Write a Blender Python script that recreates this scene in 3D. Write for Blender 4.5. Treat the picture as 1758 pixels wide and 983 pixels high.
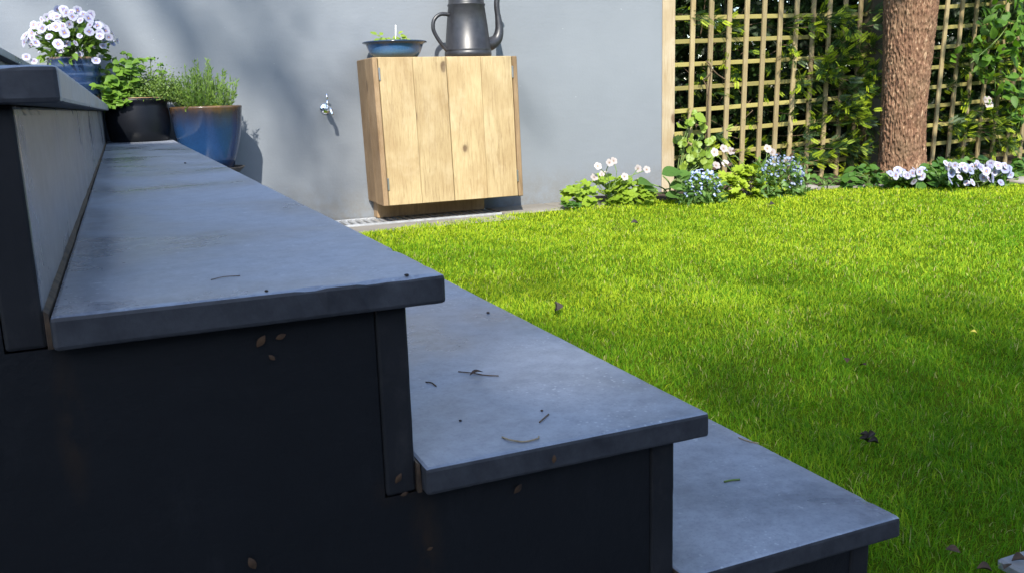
import bpy, bmesh, math, random
import numpy as np
from mathutils import Vector, Matrix, noise as mnoise

random.seed(7); rng = np.random.default_rng(11)
scene = bpy.context.scene
for o in list(bpy.data.objects): bpy.data.objects.remove(o)
COL = scene.collection

# ------------------------------------------------------------------ camera
ZC = 0.69                      # camera height above the lawn
FPX = 1514.8; CX, CY = 879.0, 491.5; PW = 1758.0
R = np.array([[0.91500528, -0.11005174, 0.38814166],
              [-0.40231718, -0.17711443, 0.89820452],
              [-0.03010348, -0.97801794, -0.20633635]])
cam_d = bpy.data.cameras.new('camera'); cam = bpy.data.objects.new('camera', cam_d); COL.objects.link(cam)
cam_d.sensor_width = 36; cam_d.lens = FPX / PW * 36; cam_d.clip_start = 0.02; cam_d.clip_end = 2000
cam_d.dof.use_dof = True; cam_d.dof.focus_distance = 2.2; cam_d.dof.aperture_fstop = 36
Mc = Matrix.Identity(4)
for i in range(3):
    Mc[i][0] = R[i, 0]; Mc[i][1] = -R[i, 1]; Mc[i][2] = -R[i, 2]
Mc[2][3] = ZC
cam.matrix_world = Mc
scene.camera = cam

# ------------------------------------------------------------------ light
L = Vector((0.42, 1.0, -0.95)).normalized()        # the way the sunlight travels
to_sun = -L
elev = math.asin(to_sun.z); azim = math.atan2(to_sun.x, to_sun.y)
world = bpy.data.worlds.new('World'); scene.world = world; world.use_nodes = True
wn = world.node_tree.nodes; wl = world.node_tree.links
sky = wn.new('ShaderNodeTexSky'); sky.sky_type = 'NISHITA'; sky.sun_disc = False
sky.sun_elevation = elev; sky.sun_rotation = azim; sky.air_density = 1.0; sky.dust_density = 0.6; sky.ozone_density = 1.2
wl.new(sky.outputs[0], wn['Background'].inputs[0]); wn['Background'].inputs[1].default_value = 0.15
sd = bpy.data.lights.new('sun', 'SUN'); so = bpy.data.objects.new('sun', sd); COL.objects.link(so)
sd.energy = 3.6; sd.angle = math.radians(0.53); sd.color = (1.0, 0.95, 0.86)
so.rotation_euler = L.to_track_quat('-Z', 'Y').to_euler(); so.location = (-4, -10, 8)
vs = scene.view_settings; vs.view_transform = 'Standard'; vs.look = 'None'; vs.gamma = 1; vs.use_curve_mapping = False
vs.exposure = 1.4

# ------------------------------------------------------------------ pixel -> place
def ray(x, y): return R @ np.array([x - CX, y - CY, FPX])
def PY(x, y, Y): r = ray(x, y); v = r * (Y / r[1]); return Vector((v[0], v[1], v[2] + ZC))
def PZ(x, y, Z): r = ray(x, y); v = r * ((Z - ZC) / r[2]); return Vector((v[0], v[1], v[2] + ZC))
FWD = Vector((R[0, 2], R[1, 2], R[2, 2]))
def mpp(p): return (Vector(p) - Vector((0, 0, ZC))).dot(FWD) / FPX      # metres for one photo pixel there

# ------------------------------------------------------------------ materials
def srgb(r, g, b):
    f = lambda c: (c / 255 / 12.92) if c <= 10 else ((c / 255 + .055) / 1.055) ** 2.4
    return (f(r), f(g), f(b), 1)
class NT:
    def __init__(s, name):
        s.m = bpy.data.materials.new(name); s.m.use_nodes = True; s.t = s.m.node_tree
        s.b = s.t.nodes['Principled BSDF']; s.out = s.t.nodes['Material Output']
    def n(s, kind, **kw):
        nd = s.t.nodes.new('ShaderNode' + kind)
        for k, v in kw.items():
            if k in nd.inputs: nd.inputs[k].default_value = v
            else: setattr(nd, k, v)
        return nd
    def l(s, a, b): s.t.links.new(a, b)
    def coords(s, scale=(1, 1, 1), rnd=False, kind='Object'):
        tc = s.n('TexCoord'); mp = s.n('Mapping'); mp.inputs['Scale'].default_value = scale
        s.l(tc.outputs[kind], mp.inputs['Vector'])
        if rnd:
            oi = s.n('ObjectInfo'); mu = s.n('Math', operation='MULTIPLY'); mu.inputs[1].default_value = 37.0
            s.l(oi.outputs['Random'], mu.inputs[0]); s.l(mu.outputs[0], mp.inputs['Location'])
        return mp.outputs[0]
    def noise(s, vec, scale, detail=4, rough=.55, dist=0):
        nd = s.n('TexNoise'); nd.inputs['Scale'].default_value = scale; nd.inputs['Detail'].default_value = detail
        nd.inputs['Roughness'].default_value = rough; nd.inputs['Distortion'].default_value = dist
        s.l(vec, nd.inputs['Vector']); return nd.outputs['Fac']
    def ramp(s, fac, stops):
        nd = s.n('ValToRGB'); e = nd.color_ramp.elements
        while len(e) < len(stops): e.new(.5)
        for i, (p, c) in enumerate(stops):
            e[i].position = p; e[i].color = c if len(c) == 4 else (*c, 1)
        s.l(fac, nd.inputs[0]); return nd.outputs[0]
    def mix(s, fac, a, b, mode='MIX'):
        nd = s.n('MixRGB', blend_type=mode)
        for i, v in ((0, fac), (1, a), (2, b)):
            if hasattr(v, 'is_linked'): s.l(v, nd.inputs[i])
            else: nd.inputs[i].default_value = v if not isinstance(v, tuple) or len(v) == 4 else (*v, 1)
        return nd.outputs[0]
    def bump(s, h, strength=.3, dist=.01, prev=None):
        nd = s.n('Bump'); nd.inputs['Strength'].default_value = strength; nd.inputs['Distance'].default_value = dist
        s.l(h, nd.inputs['Height'])
        if prev: s.l(prev, nd.inputs['Normal'])
        return nd.outputs[0]
    def base(s, c, rough=.5, spec=.5, metal=0):
        if hasattr(c, 'is_linked'): s.l(c, s.b.inputs['Base Color'])
        else: s.b.inputs['Base Color'].default_value = c if len(c) == 4 else (*c, 1)
        if hasattr(rough, 'is_linked'): s.l(rough, s.b.inputs['Roughness'])
        else: s.b.inputs['Roughness'].default_value = rough
        s.b.inputs['Specular IOR Level'].default_value = spec; s.b.inputs['Metallic'].default_value = metal
    def normal(s, n): s.l(n, s.b.inputs['Normal'])
    def translucent(s, col, fac):
        tr = s.n('BsdfTranslucent'); mx = s.n('MixShader'); mx.inputs[0].default_value = fac
        if hasattr(col, 'is_linked'): s.l(col, tr.inputs[0])
        else: tr.inputs[0].default_value = col if len(col) == 4 else (*col, 1)
        s.l(s.b.outputs[0], mx.inputs[1]); s.l(tr.outputs[0], mx.inputs[2]); s.l(mx.outputs[0], s.out.inputs[0])

MAT = {}
def mat_stone(name='bluestone', k=1.0):
    a = NT(name); v = a.coords(); w = a.coords((1, 1, 1), True)
    big = a.noise(w, 3.2, 5, .6, .4); fine = a.noise(w, 38, 4, .7); streak = a.noise(a.coords((9, 1.6, 9), True), 6, 4, .65)
    c = a.ramp(big, [(.34, (.115, .127, .158)), (.48, (.22, .24, .285)), (.64, (.34, .362, .41))])
    c = a.mix(.45, c, a.ramp(fine, [(.3, (.10, .113, .14)), (.7, (.32, .343, .385))]), 'MIX')
    c = a.mix(a.ramp(streak, [(.56, (0, 0, 0)), (.72, (.28, .28, .28))]), c, (.30, .325, .37, 1))
    vo = a.n('TexVoronoi', feature='DISTANCE_TO_EDGE'); vo.inputs['Scale'].default_value = 26; a.l(w, vo.inputs['Vector'])
    v2 = a.n('TexVoronoi'); v2.inputs['Scale'].default_value = 115; v2.inputs['Randomness'].default_value = 1; a.l(w, v2.inputs['Vector'])
    gate = a.ramp(a.noise(w, 7, 3), [(.5, (0, 0, 0)), (.66, (1, 1, 1))])
    fl = a.mix(1, a.ramp(v2.outputs['Distance'], [(.1, (.8, .8, .8)), (.24, (0, 0, 0))]), gate, 'MULTIPLY')
    c = a.mix(fl, c, (.5, .52, .54, 1))
    sp = a.ramp(a.noise(w, 60, 2), [(.7, (0, 0, 0)), (.76, (.75, .75, .75))])
    c = a.mix(sp, c, (.42, .44, .47, 1))
    grit = a.noise(w, 190, 3, .8); c = a.mix(.5, c, a.ramp(grit, [(.34, (.62, .62, .64)), (.5, (1, 1, 1)), (.68, (1.0, 1.0, 1.0))]), 'MULTIPLY')
    dirt = a.ramp(a.noise(w, 5.5, 5, .7), [(.6, (0, 0, 0)), (.8, (.35, .35, .35))])
    c = a.mix(dirt, c, (.085, .08, .075, 1))
    r = a.ramp(big, [(.32, (.2,) * 3), (.66, (.5,) * 3)])
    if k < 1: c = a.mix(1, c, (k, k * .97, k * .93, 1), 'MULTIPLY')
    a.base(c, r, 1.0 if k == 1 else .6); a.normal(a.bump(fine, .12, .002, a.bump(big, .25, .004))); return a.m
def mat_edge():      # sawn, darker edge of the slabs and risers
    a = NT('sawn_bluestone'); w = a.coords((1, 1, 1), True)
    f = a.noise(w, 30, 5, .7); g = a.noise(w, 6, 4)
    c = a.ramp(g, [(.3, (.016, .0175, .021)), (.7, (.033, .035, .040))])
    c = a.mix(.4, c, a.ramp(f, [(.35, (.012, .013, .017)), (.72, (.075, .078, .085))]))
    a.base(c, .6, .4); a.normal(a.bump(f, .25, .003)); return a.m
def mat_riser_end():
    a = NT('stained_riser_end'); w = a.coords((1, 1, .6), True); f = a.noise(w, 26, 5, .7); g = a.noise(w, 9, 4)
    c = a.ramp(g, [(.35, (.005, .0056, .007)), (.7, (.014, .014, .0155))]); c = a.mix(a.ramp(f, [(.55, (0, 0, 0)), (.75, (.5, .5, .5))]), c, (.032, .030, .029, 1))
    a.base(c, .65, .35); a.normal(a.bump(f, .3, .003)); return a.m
def mat_render(name, c1, c2, scale, bump, stain=None, rough=.85):
    a = NT(name); w = a.coords()
    f = a.noise(w, scale, 6, .65); g = a.noise(w, 1.3, 4, .6)
    c = a.ramp(g, [(.3, c1), (.7, c2)])
    if stain: c = a.mix(a.ramp(a.noise(a.coords((1, 1, .5)), 9, 5, .7), [(.62, (0, 0, 0)), (.78, (.5, .5, .5))]), c, stain)
    a.base(c, rough, .3); a.normal(a.bump(f, bump, .006, a.bump(a.noise(w, scale / 6, 3), bump * .5, .01))); return a.m
def mat_plain(name, c, rough=.5, metal=0, spec=.5, var=.15, scale=20, bump=.1):
    a = NT(name); w = a.coords((1, 1, 1), True); f = a.noise(w, scale, 4)
    d = tuple(x * (1 - var) for x in c[:3]); e = tuple(min(1, x * (1 + var)) for x in c[:3])
    a.base(a.ramp(f, [(.3, d), (.7, e)]), rough, spec, metal)
    if bump: a.normal(a.bump(f, bump, .003))
    return a.m
def mat_wood(name, light, dark, knot, along='z', rough=.65, stain=None):
    a = NT(name)
    sc = {'z': (14, 14, 1.1), 'x': (1.1, 14, 14), 'y': (14, 1.1, 14)}[along]
    v = a.coords(sc, True); v0 = a.coords((1, 1, 1), True)
    g = a.noise(v, 2.6, 6, .66, 1.4); g2 = a.noise(v, 13, 5, .7, .3); big = a.noise(v0, 3.5, 3, .5)
    c = a.ramp(g, [(.28, dark), (.5, light), (.75, tuple(min(1, x * 1.12) for x in light))])
    c = a.mix(.42, c, a.ramp(g2, [(.36, dark), (.58, light)]))
    c = a.mix(a.ramp(big, [(.4, (0, 0, 0)), (.72, (.6, .6, .6))]), c, tuple(x * f for x, f in zip(dark, (1.05, .95, .8))) + (1,))
    ks = {'z': (5, 5, 2.6), 'x': (2.6, 5, 5), 'y': (5, 2.6, 5)}[along]
    vo = a.n('TexVoronoi'); vo.inputs['Scale'].default_value = 1.0
    mp = a.coords(ks, True); add = a.n('MixRGB', blend_type='ADD'); add.inputs[0].default_value = .16
    a.l(mp, add.inputs[1]); nz = a.n('TexNoise'); nz.inputs['Scale'].default_value = 9; a.l(v0, nz.inputs['Vector']); a.l(nz.outputs['Color'], add.inputs[2])
    a.l(add.outputs[0], vo.inputs['Vector'])
    k = a.ramp(vo.outputs['Distance'], [(.0, (1, 1, 1)), (.07, (.85, .85, .85)), (.1, (.2, .2, .2)), (.16, (0, 0, 0))])
    c = a.mix(k, c, knot if len(knot) == 4 else (*knot, 1))
    if along == 'z': c = a.mix(a.ramp(a.noise(a.coords((1, 1, .6), True), 4.5, 5, .7), [(.52, (0, 0, 0)), (.74, (.5, .5, .5))]), c, tuple(min(1, x * k) for x, k in zip(light, (1.22, 1.3, 1.5))) + (1,))
    if stain: c = a.mix(a.ramp(a.noise(v0, 7, 4), [(.45, (0, 0, 0)), (.7, (.7, .7, .7))]), c, (*stain, 1))
    oi = a.n('ObjectInfo'); hs = a.n('HueSaturation'); mr = a.n('MapRange'); mr.inputs[3].default_value = .76; mr.inputs[4].default_value = 1.2
    a.l(oi.outputs['Random'], mr.inputs[0]); a.l(mr.outputs[0], hs.inputs['Value']); a.l(c, hs.inputs['Color'])
    a.base(hs.outputs[0], rough, .3); a.normal(a.bump(g2, .35, .003)); return a.m
def mat_attr(name, trans=.3, rough=.5, spec=.35, boost=1.15):
    a = NT(name); at = a.n('Attribute', attribute_name='col')
    a.base(at.outputs['Color'], rough, spec)
    if trans:
        g = a.mix(1, at.outputs['Color'], (boost * 1.05, boost * 1.1, boost * .6, 1), 'MULTIPLY'); a.translucent(g, trans)
    return a.m
def mat_leaf(name, c1, c2, trans=.32, rough=.42):
    a = NT(name); oi = a.n('ObjectInfo'); w = a.coords((1, 1, 1), True)
    c = a.mix(oi.outputs['Random'], (*c1, 1), (*c2, 1))
    f = a.noise(w, 60, 3); c = a.mix(.35, c, a.mix(a.ramp(f, [(.35, (0, 0, 0)), (.7, (1, 1, 1))]), tuple(x * .7 for x in c1) + (1,), tuple(x * 1.25 for x in c2) + (1,)))
    a.base(c, rough, .4); a.normal(a.bump(f, .3, .002))
    a.translucent(a.mix(1, c, (1.25, 1.3, .6, 1), 'MULTIPLY'), trans); return a.m

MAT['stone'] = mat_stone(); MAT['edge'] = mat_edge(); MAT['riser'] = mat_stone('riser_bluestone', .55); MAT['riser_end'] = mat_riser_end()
MAT['darkrender'] = mat_render('dark_painted_render', (.0028, .0036, .0052), (.0078, .0094, .0125), 46, .32, (.014, .011, .009, 1), .55)
MAT['wall'] = mat_render('blue_grey_painted_render', (.158, .174, .192), (.174, .191, .210), 70, .2)
MAT['sealant'] = mat_plain('brown_sealant', (.055, .034, .018), .8, var=.6, scale=60, bump=.4)
MAT['pine'] = mat_wood('rough_pine', (.365, .278, .148), (.19, .128, .062), (.085, .05, .026))
MAT['pine_side'] = mat_wood('aged_pine', (.25, .168, .09), (.11, .068, .034), (.05, .03, .017))
MAT['pine_top'] = mat_wood('pine_top', (.40, .31, .18), (.26, .18, .095), (.12, .07, .03), 'x')
MAT['lath'] = mat_wood('weathered_lath', (.265, .21, .108), (.15, .113, .055), (.08, .052, .026), 'z', .75)
MAT['lath_green'] = mat_wood('algae_green_lath', (.27, .235, .075), (.175, .15, .05), (.08, .06, .03), 'x', .75)
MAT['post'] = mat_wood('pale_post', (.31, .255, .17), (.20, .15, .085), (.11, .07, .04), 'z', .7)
MAT['shaded_post'] = mat_wood('shade_darkened_post', (.055, .045, .024), (.03, .024, .013), (.02, .015, .01), 'z', .8)  # wood tones darkened to stand in for the shade behind the tree
MAT['steel'] = mat_plain('galvanised_steel', (.6, .61, .62), .42, .75, var=.2, scale=30)
MAT['hinge'] = mat_plain('zinc', (.35, .35, .34), .4, .9)
MAT['chrome'] = mat_plain('chrome', (.85, .86, .87), .08, 1.0, var=.03, bump=0)
MAT['iron'] = mat_plain('black_enamel', (.018, .018, .021), .4, 0, .55, var=.3, scale=35, bump=.06)
MAT['concrete'] = mat_render('pale_concrete', (.15, .138, .12), (.25, .23, .20), 45, .5, (.12, .1, .07, 1))
MAT['paving'] = mat_render('grey_paving', (.20, .20, .20), (.30, .29, .28), 40, .4, (.12, .11, .09, 1))
MAT['soil'] = mat_render('dark_soil', (.028, .019, .012), (.07, .05, .032), 55, 1.0)
MAT['dark'] = mat_plain('dark_drain', (.012, .011, .01), .9)
MAT['stem'] = mat_plain('green_stem', (.10, .16, .035), .6, var=.3)
MAT['twig'] = mat_plain('brown_twig', (.10, .065, .035), .8, var=.4)
MAT['white'] = mat_plain('white_plastic', (.75, .75, .70), .5, var=.05)
MAT['deadleaf'] = mat_plain('dead_leaf', (.05, .024, .008), .7, var=.5, scale=80)
MAT['blackleaf'] = mat_plain('blackened_leaf', (.02, .014, .01), .7, var=.5, scale=80)
MAT['yellowleaf'] = mat_plain('yellow_leaf', (.55, .45, .05), .6, var=.3)
MAT['foliage'] = mat_attr('foliage'); MAT['grass'] = mat_attr('grass_blades', .42, .55, .07, 1.3)
MAT['petal'] = mat_attr('petals', .25, .6, .2, 1.0)
def vary(m):
    t = m.node_tree; b = t.nodes['Principled BSDF']; src = b.inputs['Base Color'].links[0].from_socket
    oi = t.nodes.new('ShaderNodeObjectInfo'); mr = t.nodes.new('ShaderNodeMapRange'); mr.inputs[3].default_value = .72; mr.inputs[4].default_value = 1.12
    hs = t.nodes.new('ShaderNodeHueSaturation'); t.links.new(oi.outputs['Random'], mr.inputs[0]); t.links.new(mr.outputs[0], hs.inputs['Value']); t.links.new(src, hs.inputs['Color']); t.links.new(hs.outputs[0], b.inputs['Base Color'])
vary(MAT['petal'])
MAT['geranium'] = mat_leaf('geranium_leaf', (.16, .26, .02), (.26, .36, .035))
MAT['geranium_lime'] = mat_leaf('lime_geranium_leaf', (.22, .32, .02), (.33, .42, .04))
MAT['bigleaf'] = mat_leaf('broad_leaf', (.05, .12, .025), (.10, .20, .035))
MAT['darkleaf'] = mat_leaf('dark_green_leaf', (.035, .10, .018), (.08, .17, .025))
MAT['mint'] = mat_leaf('mint_leaf', (.07, .155, .016), (.15, .265, .03))
MAT['climber'] = mat_leaf('climber_leaf', (.14, .24, .025), (.26, .34, .05))
MAT['shrub'] = mat_leaf('shrub_leaf', (.05, .135, .010), (.12, .235, .018), .42, .55)

# ------------------------------------------------------------------ mesh helpers
def link(name, me, mat=None, parent=None, loc=None):
    o = bpy.data.objects.new(name, me); COL.objects.link(o)
    if mat is not None and me is not None and not me.materials: me.materials.append(MAT[mat] if isinstance(mat, str) else mat)
    if loc is not None: o.location = loc
    if parent is not None:
        o.parent = parent; o.matrix_parent_inverse = Matrix.Identity(4)
        if loc is None: o.location = -parent.location          # child mesh written in world coordinates
        else: o.location = Vector(loc) - parent.location
    return o
def thing(name, loc, label, cat, group=None):
    o = bpy.data.objects.new(name, None); COL.objects.link(o); o.location = loc; o.empty_display_size = .1
    return tag(o, label, cat, group)
def tag(o, label, cat, group=None):
    o['label'] = label; o['category'] = cat
    if group: o['group'] = group
    return o
def struct(o): o['kind'] = 'structure'; return o
def stuff(o): o['kind'] = 'stuff'; return o
def smooth(me):
    me.polygons.foreach_set('use_smooth', [True] * len(me.polygons)); return me
def from_bm(bm, name='mesh', sm=False):
    me = bpy.data.meshes.new(name); bmesh.ops.recalc_face_normals(bm, faces=bm.faces); bm.to_mesh(me); bm.free()
    if sm: smooth(me)
    return me
def box_bm(x0, x1, y0, y1, z0, z1, bevel=0, seg=1, bm=None):
    bm = bm or bmesh.new()
    r = bmesh.ops.create_cube(bm, size=1)
    for v in r['verts']:
        v.co = Vector((x0 + (v.co.x + .5) * (x1 - x0), y0 + (v.co.y + .5) * (y1 - y0), z0 + (v.co.z + .5) * (z1 - z0)))
    if bevel:
        es = list({e for v in r['verts'] for e in v.link_edges})
        bmesh.ops.bevel(bm, geom=es, offset=bevel, segments=seg, affect='EDGES', profile=.5)
    return bm
def box(name, b, mat, parent=None, bevel=.002, seg=1, shear=0, z0=0):
    bm = box_bm(*b, bevel=bevel, seg=seg)
    if shear:
        for v in bm.verts: v.co.x += shear * (v.co.z - z0)
    # origin at the centre so that object coordinates stay local
    c = Vector(((b[0] + b[1]) / 2, (b[2] + b[3]) / 2, (b[4] + b[5]) / 2))
    for v in bm.verts: v.co -= c
    return link(name, from_bm(bm, name), mat, parent, loc=c)
def lathe_mesh(prof, n=48, name='lathe', closed=True):
    vs, fs = [], []
    for r, z in prof:
        for i in range(n):
            a = 2 * math.pi * i / n; vs.append((r * math.cos(a), r * math.sin(a), z))
    for j in range(len(prof) - 1):
        for i in range(n):
            k = (i + 1) % n; fs.append((j * n + i, j * n + k, (j + 1) * n + k, (j + 1) * n + i))
    if closed:
        fs.append(tuple(range(n))[::-1]); m = (len(prof) - 1) * n; fs.append(tuple(range(m, m + n)))
    me = bpy.data.meshes.new(name); me.from_pydata(vs, [], fs); me.update(); return smooth(me)
def tube_geo(pts, rad, n=8):
    pts = [Vector(p) for p in pts]; vs, fs = [], []
    if not hasattr(rad, '__len__'): rad = [rad] * len(pts)
    up = Vector((.13, .27, .95))
    for i, p in enumerate(pts):
        t = (pts[min(i + 1, len(pts) - 1)] - pts[max(i - 1, 0)]).normalized()
        a = t.cross(up)
        if a.length < .05: a = t.cross(Vector((1, 0, 0)))
        a.normalize(); b = t.cross(a)
        for k in range(n):
            w = 2 * math.pi * k / n; vs.append(p + (a * math.cos(w) + b * math.sin(w)) * rad[i])
    for j in range(len(pts) - 1):
        for k in range(n):
            q = (k + 1) % n; fs.append((j * n + k, j * n + q, (j + 1) * n + q, (j + 1) * n + k))
    fs.append(tuple(range(n))[::-1]); m = (len(pts) - 1) * n; fs.append(tuple(range(m, m + n)))
    return vs, fs
def tubes(name, lst, mat, parent=None, n=6, sm=True):
    V, F = [], []
    for pts, rad in lst:
        v, f = tube_geo(pts, rad, n); o = len(V); V += v; F += [tuple(i + o for i in q) for q in f]
    me = bpy.data.meshes.new(name); me.from_pydata([tuple(v) for v in V], [], F); me.update()
    if sm: smooth(me)
    return link(name, me, mat, parent)
def spline(pts, k=6):
    pts = [Vector(p) for p in pts]; out = []
    P = [pts[0]] + pts + [pts[-1]]
    for i in range(1, len(P) - 2):
        for j in range(k):
            t = j / k; a, b, c, d = P[i - 1], P[i], P[i + 1], P[i + 2]
            out.append(.5 * ((2 * b) + (c - a) * t + (2 * a - 5 * b + 4 * c - d) * t * t + (3 * b - a - 3 * c + d) * t ** 3))
    out.append(pts[-1]); return out
def np_mesh(name, V, T, C=None):
    me = bpy.data.meshes.new(name); V = np.asarray(V, np.float32); T = np.asarray(T, np.int32)
    me.vertices.add(len(V)); me.vertices.foreach_set('co', V.ravel())
    me.loops.add(T.size); me.loops.foreach_set('vertex_index', T.ravel())
    me.polygons.add(len(T)); me.polygons.foreach_set('loop_start', np.arange(0, T.size, 3, dtype=np.int32))
    me.polygons.foreach_set('loop_total', np.full(len(T), 3, np.int32))
    if C is not None:
        at = me.attributes.new('col', 'FLOAT_COLOR', 'POINT'); c4 = np.ones((len(V), 4), np.float32); c4[:, :3] = C
        at.data.foreach_set('color', c4.ravel())
    me.update(calc_edges=True); return me
def scatter(name, tv, tf, P, M, col, vcol=None):
    """many copies of one small template as real faces: tv (K,3), tf (T,3), P (N,3), M (N,3,3), col (N,3)"""
    tv = np.asarray(tv, np.float32); tf = np.asarray(tf, np.int32); N, K = len(P), len(tv)
    V = np.einsum('nij,kj->nki', M, tv) + np.asarray(P)[:, None, :]
    T = (tf[None] + (np.arange(N) * K)[:, None, None]).reshape(-1, 3)
    C = np.repeat(np.asarray(col)[:, None, :], K, 1)
    if vcol is not None: C = C * np.asarray(vcol)[None]
    return np_mesh(name, V.reshape(-1, 3), T, C.reshape(-1, 3))
def frames(d, nrm, length, width=None):
    """columns: along d, across, normal; scaled"""
    d = d / np.linalg.norm(d, axis=1, keepdims=True)
    a = np.cross(nrm, d); a /= np.linalg.norm(a, axis=1, keepdims=True) + 1e-9
    n = np.cross(d, a); length = np.asarray(length).reshape(-1, 1); width = length if width is None else np.asarray(width).reshape(-1, 1)
    return np.stack([d * length, a * width, n * length], axis=2)
def rdir(n, up=0.0):
    v = rng.normal(size=(n, 3)); v[:, 2] += up; return v / np.linalg.norm(v, axis=1, keepdims=True)

# leaf templates: x along, y across, z up; unit length
LEAF_V = [(0, 0, 0), (.3, .26, .05), (.3, 0, -.02), (.3, -.26, .05), (.68, .2, .03), (.68, 0, -.03), (.68, -.2, .03), (1, 0, -.1)]
LEAF_F = [(0, 2, 1), (0, 3, 2), (1, 2, 5), (1, 5, 4), (3, 6, 5), (3, 5, 2), (4, 5, 7), (5, 6, 7)]
QUAD_V = [(0, 0, 0), (.5, .3, .04), (.5, -.3, .04), (1, 0, -.04)]; QUAD_F = [(0, 2, 1), (1, 2, 3)]
def leaf_mesh(name, wide=1.0, serr=0, n=7, fold=.14):
    V, F = [(0, 0, 0)], []
    for i in range(1, n):
        t = i / n; w = (math.sin(math.pi * t ** .8) ** .85) * .34 * wide * (1 + serr * (1 if i % 2 else -1)); z = -.16 * t * t
        V += [(t, w, z + fold * w), (t, 0, z), (t, -w, z + fold * w)]
    V.append((1, 0, -.18)); e = len(V) - 1
    F += [(0, 2, 1), (0, 3, 2)]
    for i in range(n - 2):
        a = 1 + 3 * i; b = a + 3
        F += [(a, a + 1, b + 1, b), (a + 1, a + 2, b + 2, b + 1)]
    a = e - 3; F += [(a, a + 1, e), (a + 1, a + 2, e)]
    me = bpy.data.meshes.new(name); me.from_pydata(V, [], F); me.update(); return smooth(me)
def lobed_mesh(name, lobes=5, n=30, depth=.22):
    V, F = [(0, 0, -.08)], []
    for i in range(n):
        a = 2 * math.pi * i / n; r = .5 * (1 - depth + depth * abs(math.cos(lobes * a / 2)) ** .6) * (1 + .05 * math.cos(3 * lobes * a))
        if abs(a - math.pi) < .22: r *= .55
        V.append((r * math.cos(a) , r * math.sin(a), .05 * math.sin(lobes * a) + .03 * r))
    for i in range(n): F.append((0, 1 + i, 1 + (i + 1) % n))
    me = bpy.data.meshes.new(name); me.from_pydata(V, [], F); me.update(); return smooth(me)
def flower_mesh(name, petals, pc, cc, plen=.5, pw=.3, ringc=None, cup=.12):
    V, F, C = [], [], []
    for k, (ang, sc) in enumerate(petals):
        ca, sa = math.cos(ang), math.sin(ang); o = len(V)
        prof = [(.03, 0), (.22, .75), (.5, 1.0), (.8, .92), (1, .5)]
        for j, (t, w) in enumerate(prof):
            for s in (-1, 0, 1):
                x = t * plen * sc; y = s * w * pw * sc; z = cup * t * (1 - .5 * t) + (.02 if s else 0) + .004 * k
                V.append((x * ca - y * sa, x * sa + y * ca, z)); C.append(cc if j == 0 else (ringc if (j == 1 and ringc) else pc))
        for j in range(len(prof) - 1):
            a = o + 3 * j; F += [(a, a + 3, a + 4), (a, a + 4, a + 1), (a + 1, a + 4, a + 5), (a + 1, a + 5, a + 2)]
    o = len(V)
    for i in range(6): a = math.pi / 3 * i; V.append((.075 * math.cos(a), .075 * math.sin(a), .05)); C.append(cc)
    V.append((0, 0, .07)); C.append(cc)
    F += [(o + i, o + (i + 1) % 6, o + 6) for i in range(6)]
    return np_mesh(name, V, F, C)
TAU = 2 * math.pi
ME = {}
ME['lobed'] = lobed_mesh('lobed_leaf'); ME['lobed7'] = lobed_mesh('seven_lobed_leaf', 7, 42, .34)
ME['round'] = lobed_mesh('round_leaf', 3, 24, .06)
ME['leaf'] = leaf_mesh('oval_leaf', 1.0); ME['broad'] = leaf_mesh('broad_leaf', 1.45, 0, 8, .2); ME['serr'] = leaf_mesh('toothed_leaf', 1.25, .07, 9, .2)
ME['narrow'] = leaf_mesh('narrow_leaf', .5)
pw = (.44, .44, .53)
ME['pansy'] = flower_mesh('pansy', [(math.pi * .36, 1), (math.pi * .64, 1), (.12, .92), (math.pi - .12, .92), (-math.pi / 2, 1.05)], pw, (.55, .35, .05), .5, .36, (.17, .13, .36))
ME['pansy_lilac'] = flower_mesh('lilac_pansy', [(math.pi * .36, 1), (math.pi * .64, 1), (.12, .92), (math.pi - .12, .92), (-math.pi / 2, 1.05)], (.34, .37, .55), (.3, .2, .05), .5, .36, (.20, .18, .42))
ME['cranesbill'] = flower_mesh('cranesbill', [(TAU * k / 5 + .3, 1) for k in range(5)], (.46, .41, .40), (.24, .2, .08), .5, .24, (.40, .31, .31), .2)
def leafobj(name, me, mat, parent, loc, d, nrm, size, width=1.0):
    d = Vector(d).normalized(); nrm = Vector(nrm)
    a = nrm.cross(d)
    if a.length < 1e-3: a = Vector((1, 0, .1)).cross(d)
    a.normalize(); n = d.cross(a)
    o = bpy.data.objects.new(name, me); COL.objects.link(o)
    if not me.materials: me.materials.append(MAT[mat])
    if me.materials[0] is not MAT[mat]:
        key = me.name.split('.')[0] + mat
        if key not in ME: ME[key] = me.copy(); ME[key].materials.clear(); ME[key].materials.append(MAT[mat])
        o.data = ME[key]
    o.parent = parent
    M3 = Matrix((d * size, a * size * width, n * size)).transposed().to_4x4(); M3.translation = Vector(loc) - parent.location
    o.matrix_local = M3
    return o

# ================================================================== setting
WALL_Y = 5.30; Z_T = [.915, .726, .537, .352, .162]; X_N = [-.332, -.036, .259, .554, .850]
TH = .028; OV = .034; RT = .030; Y0 = .75
gm = bpy.data.meshes.new('ground'); gm.from_pydata([(-300, -300, -.03), (300, -300, -.03), (300, 300, -.03), (-300, 300, -.03)], [], [(0, 1, 2, 3)])
struct(link('ground', gm, 'soil'))

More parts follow.
